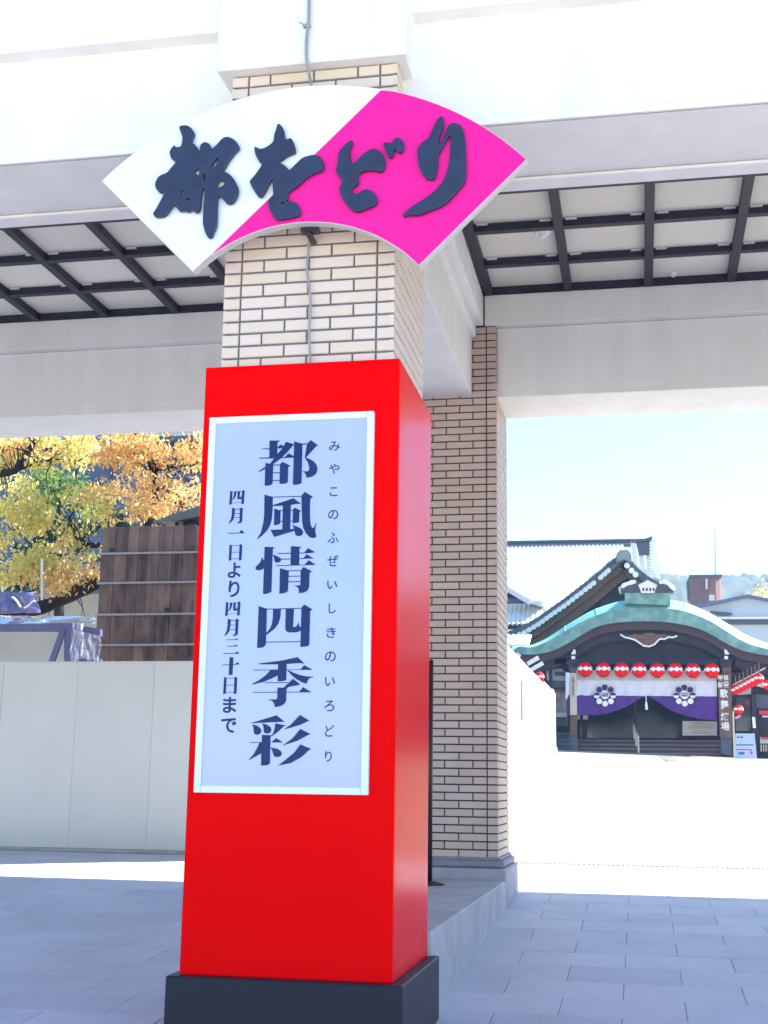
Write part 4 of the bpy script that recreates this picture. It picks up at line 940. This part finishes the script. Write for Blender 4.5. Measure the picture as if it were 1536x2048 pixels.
xsL = [1170, 1206.5, 1243, 1278, 1314.5, 1350.5, 1386, 1423.5]
ordw = ['first', 'second', 'third', 'fourth', 'fifth', 'sixth', 'seventh', 'last']
YLn = YT+.05
for i, px in enumerate(xsL):
    p = P(px, 1339+i*.3, YLn); lb = 'red lantern with white discs, %s from the left in the row over the curtain' % ordw[i]
    if i == 0: proto = lantern_proto(lb, p)
    else: copy_tree(proto, p, lb)
small = None
for i in range(7):                          # the row going back under the right eave
    t = i/6; p = P(1471+t*47, 1381-t*24, 46.4-t*4.5); lb = 'small red lantern, %s in the slanting row under the right eave' % ordw[i]
    copy_tree(proto, p, lb).scale = (.56,)*3
for (px, py, Y, lb) in ((1477, 1419, 47, 'red lantern hanging alone beside the brown sign board'), (1079, 1354, 44.6, 'red lantern peeping over the far end of the sunlit hoarding'), (1537, 1370, 44, 'red lantern cut by the right edge under the eave')):
    copy_tree(proto, P(px, py, Y), lb).scale = (.62,)*3
LR = thing('lantern_rail', 'pale rail with thin hangers above the slanting row of lanterns', 'rail', P(1495, 1350, 45))
MB().tube([P(1466, 1370, 46.6), P(1530, 1336, 42)], .02, 6).obj('rail', M_plwhite, LR)
for i in range(7):
    t = i/6; MB().tube([P(1471+t*47, 1373-t*25, 46.4-t*4.5), P(1471+t*47, 1352-t*27, 46.4-t*4.5)], .02, 6).obj('hanger', M_brwood, LR)
# white arms over the hoarding
for i, (a, b, Y) in enumerate((((1021, 1324), (1039, 1308), 33), ((1055, 1328), (1077, 1315), 40), ((1062, 1340), (1086, 1326), 42))):
    o = MB().tube([P(*a, Y), P(*b, Y)], .065, 8).obj('hanging_arm', M_lwhite)
    tag(o, ['white hanging arm at the near end of the courtyard hoarding', 'upper of the two white hanging arms near the theatre porch', 'lower of the two white hanging arms near the theatre porch'][i], 'arm', 'white arms above the hoarding')

# ------------------------------------------------------------------ signs at the theatre
S = thing('name_board', 'brown wooden name board with white brush characters on the right porch post', 'sign', P(1450, 1400, YT+.1))
bd = [(1436, 1349), (1462, 1349), (1465, 1476), (1440, 1475)]
MB().prism(xz(bd, YT+.12), YT+.12, YT+.2).obj('board', mat('honey_board', (.20,.115,.07), .55, col2=(.11,.05,.035), scale=1.2), S)
def wr(ch, a, b, d, e, par, m, off=.02, Y=YT+.11):
    mb = MB(); A = P(a, (d+e)/2, Y); B = P(b, (d+e)/2, Y); glyph(mb, ch, A.x, B.x, P(a, e, Y).z, P(a, d, Y).z, Y, off); return mb.obj('character', m, par)
wr('祇', 1447, 1457, 1350, 1361, S, M_lwhite); wr('園', 1447.5, 1457, 1363.5, 1375, S, M_lwhite); wr('甲', 1435.5, 1445, 1351, 1361, S, M_lwhite); wr('部', 1435.5, 1445, 1364, 1375, S, M_lwhite)
wr('歌', 1440, 1456, 1378, 1396, S, M_lwhite, .022); wr('舞', 1441, 1457, 1400, 1419, S, M_lwhite, .022); wr('練', 1441.5, 1458, 1425, 1441, S, M_lwhite, .022); wr('場', 1442, 1459, 1444, 1461, S, M_lwhite, .022)
S = thing('post_sign', 'narrow cream upright sign with faint dark writing on the left porch post', 'sign', P(1147, 1390, YT+.1))
MB().prism(xz([(1140, 1346), (1153, 1346), (1154, 1430), (1140.5, 1430)], YT+.15), YT+.15, YT+.22).obj('board', M_crwood, S)
for i in range(9):
    wr('士木日目口車米糸立'[i] if False else '都をどり春の公演会'[i] if False else '一二三十口日目田中'[i] if False else '祇園甲部歌舞練場前'[i] if False else '祇園甲部歌舞練場口'[i] if False else '祇園甲部歌舞練場'[i % 8], 1144, 1149, 1353+i*5.2, 1357.6+i*5.2, S, M_dgrey, .0, YT+.14) if i < 8 else None
tag(MB().prism(xz([(1131.5, 1344), (1140, 1346), (1138, 1385), (1135, 1396), (1131, 1400)], YT-.05), YT-.05, YT).obj('paper_streamer', M_cloth), 'white cloth streamer hanging left of the narrow cream sign', 'streamer')
NBd = thing('public_notice', 'grey white notice panel on the dark doors right of the steps', 'notice', P(1400, 1455, YT+1.2))
MB().prism(xz([(1365, 1442), (1434, 1443), (1434, 1471), (1365, 1471)], YT+1.2), YT+1.2, YT+1.24).obj('panel', M_plwhite, NBd)
for (a, b, y_) in ((1386, 1412, 1446), (1378, 1422, 1451), (1376, 1425, 1455), (1384, 1416, 1461), (1382, 1420, 1465)):
    MB().prism(xz([(a, y_), (b, y_), (b, y_+1.6), (a, y_+1.6)], YT+1.19), YT+1.19, YT+1.198).obj('text_line', mat('faint_red', (.45,.25,.25), .6) if 'faint_red' not in MATS else MATS['faint_red'], NBd)
for i, (a, b) in enumerate(((1155, 1160), (1166, 1176))):
    tag(MB().prism(xz([(a, 1428), (b, 1428), (b, 1439), (a, 1439)], YT+1.5), YT+1.5, YT+1.52).obj('paper_notice', M_plwhite), ['small paper notice half hidden by the left porch post', 'small square paper notice on the dark doors near the left post'][i], 'notice')
MS = thing('map_board', 'pale blue standing board with a red arrow right of the porch', 'sign board', P(1490, 1515, YT-2))
Ym = YT-2
MB().prism(xz([(1471, 1467), (1509, 1467), (1514, 1517), (1471, 1517)], Ym), Ym, Ym+.08).obj('board', M_sign, MS)
def mk(pts, m, nm='print', par=MS, Y=None): Y = Y or Ym; return MB().prism(xz(pts, Y-.006), Y-.006, Y-.001).obj(nm, m, par)
mk([(1472, 1488.5), (1507, 1488.5), (1507, 1491), (1472, 1491)], M_teal); mk([(1472, 1498), (1503, 1498), (1503, 1500), (1472, 1500)], M_rprint)
mk([(1500.8, 1500.2), (1503, 1500.2), (1503.5, 1505), (1507, 1505), (1503.5, 1509.5), (1499, 1505), (1501.2, 1505)], M_rprint, 'arrow')
mk([(1474, 1473), (1478, 1473), (1478, 1476), (1474, 1476)], M_dgrey); mk([(1480, 1473), (1486, 1473), (1486, 1476), (1480, 1476)], M_dgrey); mk([(1477, 1504), (1489, 1504), (1489, 1509), (1477, 1509)], M_teal)
tag(MB().prism(xz([(1465, 1422), (1468, 1422), (1472, 1517), (1467.5, 1517)], YT-1.2), YT-1.2, YT-1.1).obj('bamboo_pole', M_crwood), 'pale leaning pole between the brown name board and the map board', 'pole')
tag(MB().prism(xz([(1504, 1434), (1510, 1434), (1512, 1456), (1506, 1456)], YT), YT, YT+.05).obj('paper_notice', M_lwhite), 'white paper strip on the dark wall above the map board', 'notice')
tag(MB().prism(xz([(1470, 1434), (1481, 1429), (1482, 1434), (1471, 1439)], YT), YT, YT+.05).obj('paper_tag', mat('pink_paper', (.75,.25,.42), .6)), 'small pink slip under the lone lantern', 'tag')
# right wing of the theatre
RW = thing('ticket_hall', 'dark timber side hall with white plaster strip at the right edge', 'hall', P(1530, 1515, YT+.5))
MB().prism(xz([(1462, 1320), (1700, 1320), (1700, 1530), (1462, 1530)], YT+1.2), YT+1.2, YT+1.4).obj('wall', M_dkwood, RW)
MB().prism(xz([(1476, 1380), (1502, 1376), (1502, 1388), (1476, 1390)], YT+1.1), YT+1.1, YT+1.19).obj('plaster_strip', M_plwhite, RW)
MB().prism(xz([(1512, 1362), (1600, 1372), (1600, 1390), (1512, 1372)], YT+.9), YT+.9, YT+.99).obj('plaster_strip', M_plwhite, RW)
MB().prism(xz([(1472, 1395), (1500, 1395), (1502, 1462), (1472, 1462)], YT+1.1), YT+1.1, YT+1.19).obj('window', M_win, RW)
MB().prism(xz([(1503, 1390), (1512, 1390), (1516, 1517), (1506, 1517)], YT+.8), YT+.8, YT+1.1).obj('post', M_dkwood, RW)
MB().prism(xz([(1512, 1388), (1560, 1392), (1560, 1420), (1512, 1416)], YT+.9), YT+.9, YT+1.0).obj('fascia_board', M_dgrey, RW)
mk([(1520, 1474), (1545, 1474), (1545, 1487), (1520, 1487)], M_plwhite, 'panel', RW, YT+.8); mk([(1522, 1474), (1545, 1474), (1545, 1479), (1522, 1479)], M_rprint, 'print', RW, YT+.78)
mk([(1518, 1421), (1545, 1421), (1545, 1429), (1518, 1429)], M_rprint, 'panel', RW, YT+.8)
for i in range(4): mk([(1525+i*4, 1431), (1527.5+i*4, 1431), (1527.5+i*4, 1435), (1525+i*4, 1435)], M_lwhite, 'print', RW, YT+.8)
for i in range(4): mk([(1521+i*5, 1489), (1523.5+i*5, 1489), (1523.5+i*5, 1503), (1521+i*5, 1503)], M_crwood, 'slat', RW, YT+.8)

# ------------------------------------------------------------------ far things
YWh = 78
WH = thing('warehouse', 'pale grey hall with low dark edged gable beyond the porch roof', 'building', P(1500, 1300, YWh))
MB().prism(xz([(1340, 1226), (1495, 1192), (1660, 1222), (1660, 1400), (1340, 1400)], YWh), YWh, YWh+18).obj('wall', M_ware, WH)
MB().prism(xz([(1335, 1222), (1495, 1188.5), (1665, 1220), (1665, 1226), (1495, 1194.5), (1335, 1229)], YWh-.3), YWh-.3, YWh+18.3).obj('roof', mat('blue_grey_roof', (.12,.13,.24), .5, .1, 1), WH)
MB().prism(xz([(1340, 1239), (1660, 1238), (1660, 1248), (1340, 1249)], YWh-.15), YWh-.15, YWh-.02).obj('window', M_dgrey, WH)
MB().prism(xz([(1340, 1234), (1660, 1233), (1660, 1237.5), (1340, 1238.5)], YWh-.2), YWh-.2, YWh-.02).obj('trim', M_lwhite, WH)
MB().prism(xz([(1420, 1222), (1450, 1224), (1466, 1226), (1460, 1230), (1440, 1229), (1424, 1225)], YWh-.4), YWh-.4, YWh-.1).obj('vent', M_dgrey, WH)
YTw = 125
TW = thing('water_tower', 'brown panelled rooftop tower standing before the hazy hill', 'tower', P(1408, 1206, YTw))
c = P(1412, 1180, YTw); U = c.x-P(1411, 1180, YTw).x
MB().lathe([(31.5*U, P(1412, 1206, YTw).z-c.z-6), (32*U, P(1412, 1152, YTw).z-c.z)], (c.x, YTw+32*U, c.z), 14).obj('drum', M_brick2, TW)
MB().prism(xz([(1374, 1160), (1384, 1160), (1384, 1206), (1376, 1196)], YTw+2), YTw+2, YTw+4).obj('side_block', M_dgrey, TW)
MB().prism(xz([(1411, 1158), (1415, 1158), (1415, 1178), (1411, 1178)], YTw-.2), YTw-.4, YTw-.05).obj('window', M_crwood, TW)
MB().prism(xz([(1418, 1190), (1429, 1190), (1429, 1201), (1418, 1201)], YTw-.2), YTw-.4, YTw-.05).obj('window', M_plwhite, TW)
MB().prism(xz([(1378, 1153), (1444, 1152), (1444, 1148.5), (1378, 1149.5)], YTw-.1), YTw-.1, YTw+8).obj('roof', M_dgrey, TW)
MA = thing('radio_mast', 'thin pale radio mast standing up behind the brown tower', 'mast', P(1431, 1160, 400))
MB().tube([P(1431, 1170, 400), P(1431, 1110, 400), P(1430, 1056, 400)], [.35, .3, .2], 6).obj('mast', M_ware, MA)
for y_ in (1145, 1128, 1110, 1095, 1078): MB().tube([P(1428, y_, 400), P(1434, y_, 400)], .15, 5).obj('arm', M_ware, MA)
T = thing('yellow_tree', 'small yellow tree beyond the pale hall at the right edge', 'tree', P(1534, 1200, 95))
limb(T, [(1534, 1300), (1534, 1240), (1534, 1200)], 95, .3, .1, 'trunk')
leaves(T, [(1536, 1190, 16, 14, 70)], 95, 1.5, M_lyellow, .35, 9, .5, 21, -.5)
# wooded hills: one ridge, higher at the left
V = []; NX, NY = 720, 44
for j in range(NY+1):
    for i in range(NX+1):
        az = -1.0+i*1.9/NX; d = 330+j*9.5
        e = .156-.03/(1+math.exp(-(az-.10)*20))+.24*(1/(1+math.exp((az+.25)*22)))
        X = d*math.sin(az); Yy = d*math.cos(az)
        f = sin(min(1, j/27)*pi/2)
        z = ground_z(X, Yy)+2+e*560*f*(1+.035*noise.noise(Vector((az*9, 0, 2))))
        z += -7.0*f*abs(noise.noise(Vector((X*.11, Yy*.08, 1))))+6*f*noise.noise(Vector((X*.025, Yy*.02, 5)))-3.0*f*abs(noise.noise(Vector((X*.27, Yy*.2, 9))))+1
        if j == 0: z = ground_z(X, Yy)-3
        V.append((X, Yy, z))
m = MB(); m.add(V, [(j*(NX+1)+i, j*(NX+1)+i+1, (j+1)*(NX+1)+i+1, (j+1)*(NX+1)+i) for j in range(NY) for i in range(NX)])
m.obj('hill', M_hill, kind='structure', smooth=True)

# ------------------------------------------------------------------ haze
hz = MB().box(-700, -60, -2.5, 700, 800, 260)
hm = bpy.data.materials.new('haze'); hm.use_nodes = True; n = hm.node_tree.nodes; n.remove(n['Principled BSDF'])
pv = n.new('ShaderNodeVolumePrincipled'); pv.inputs['Color'].default_value = (.32, .58, 1, 1); pv.inputs['Density'].default_value = .0005; pv.inputs['Anisotropy'].default_value = .2
hm.node_tree.links.new(pv.outputs[0], n['Material Output'].inputs['Volume'])
hz.obj('haze', hm, kind='stuff')
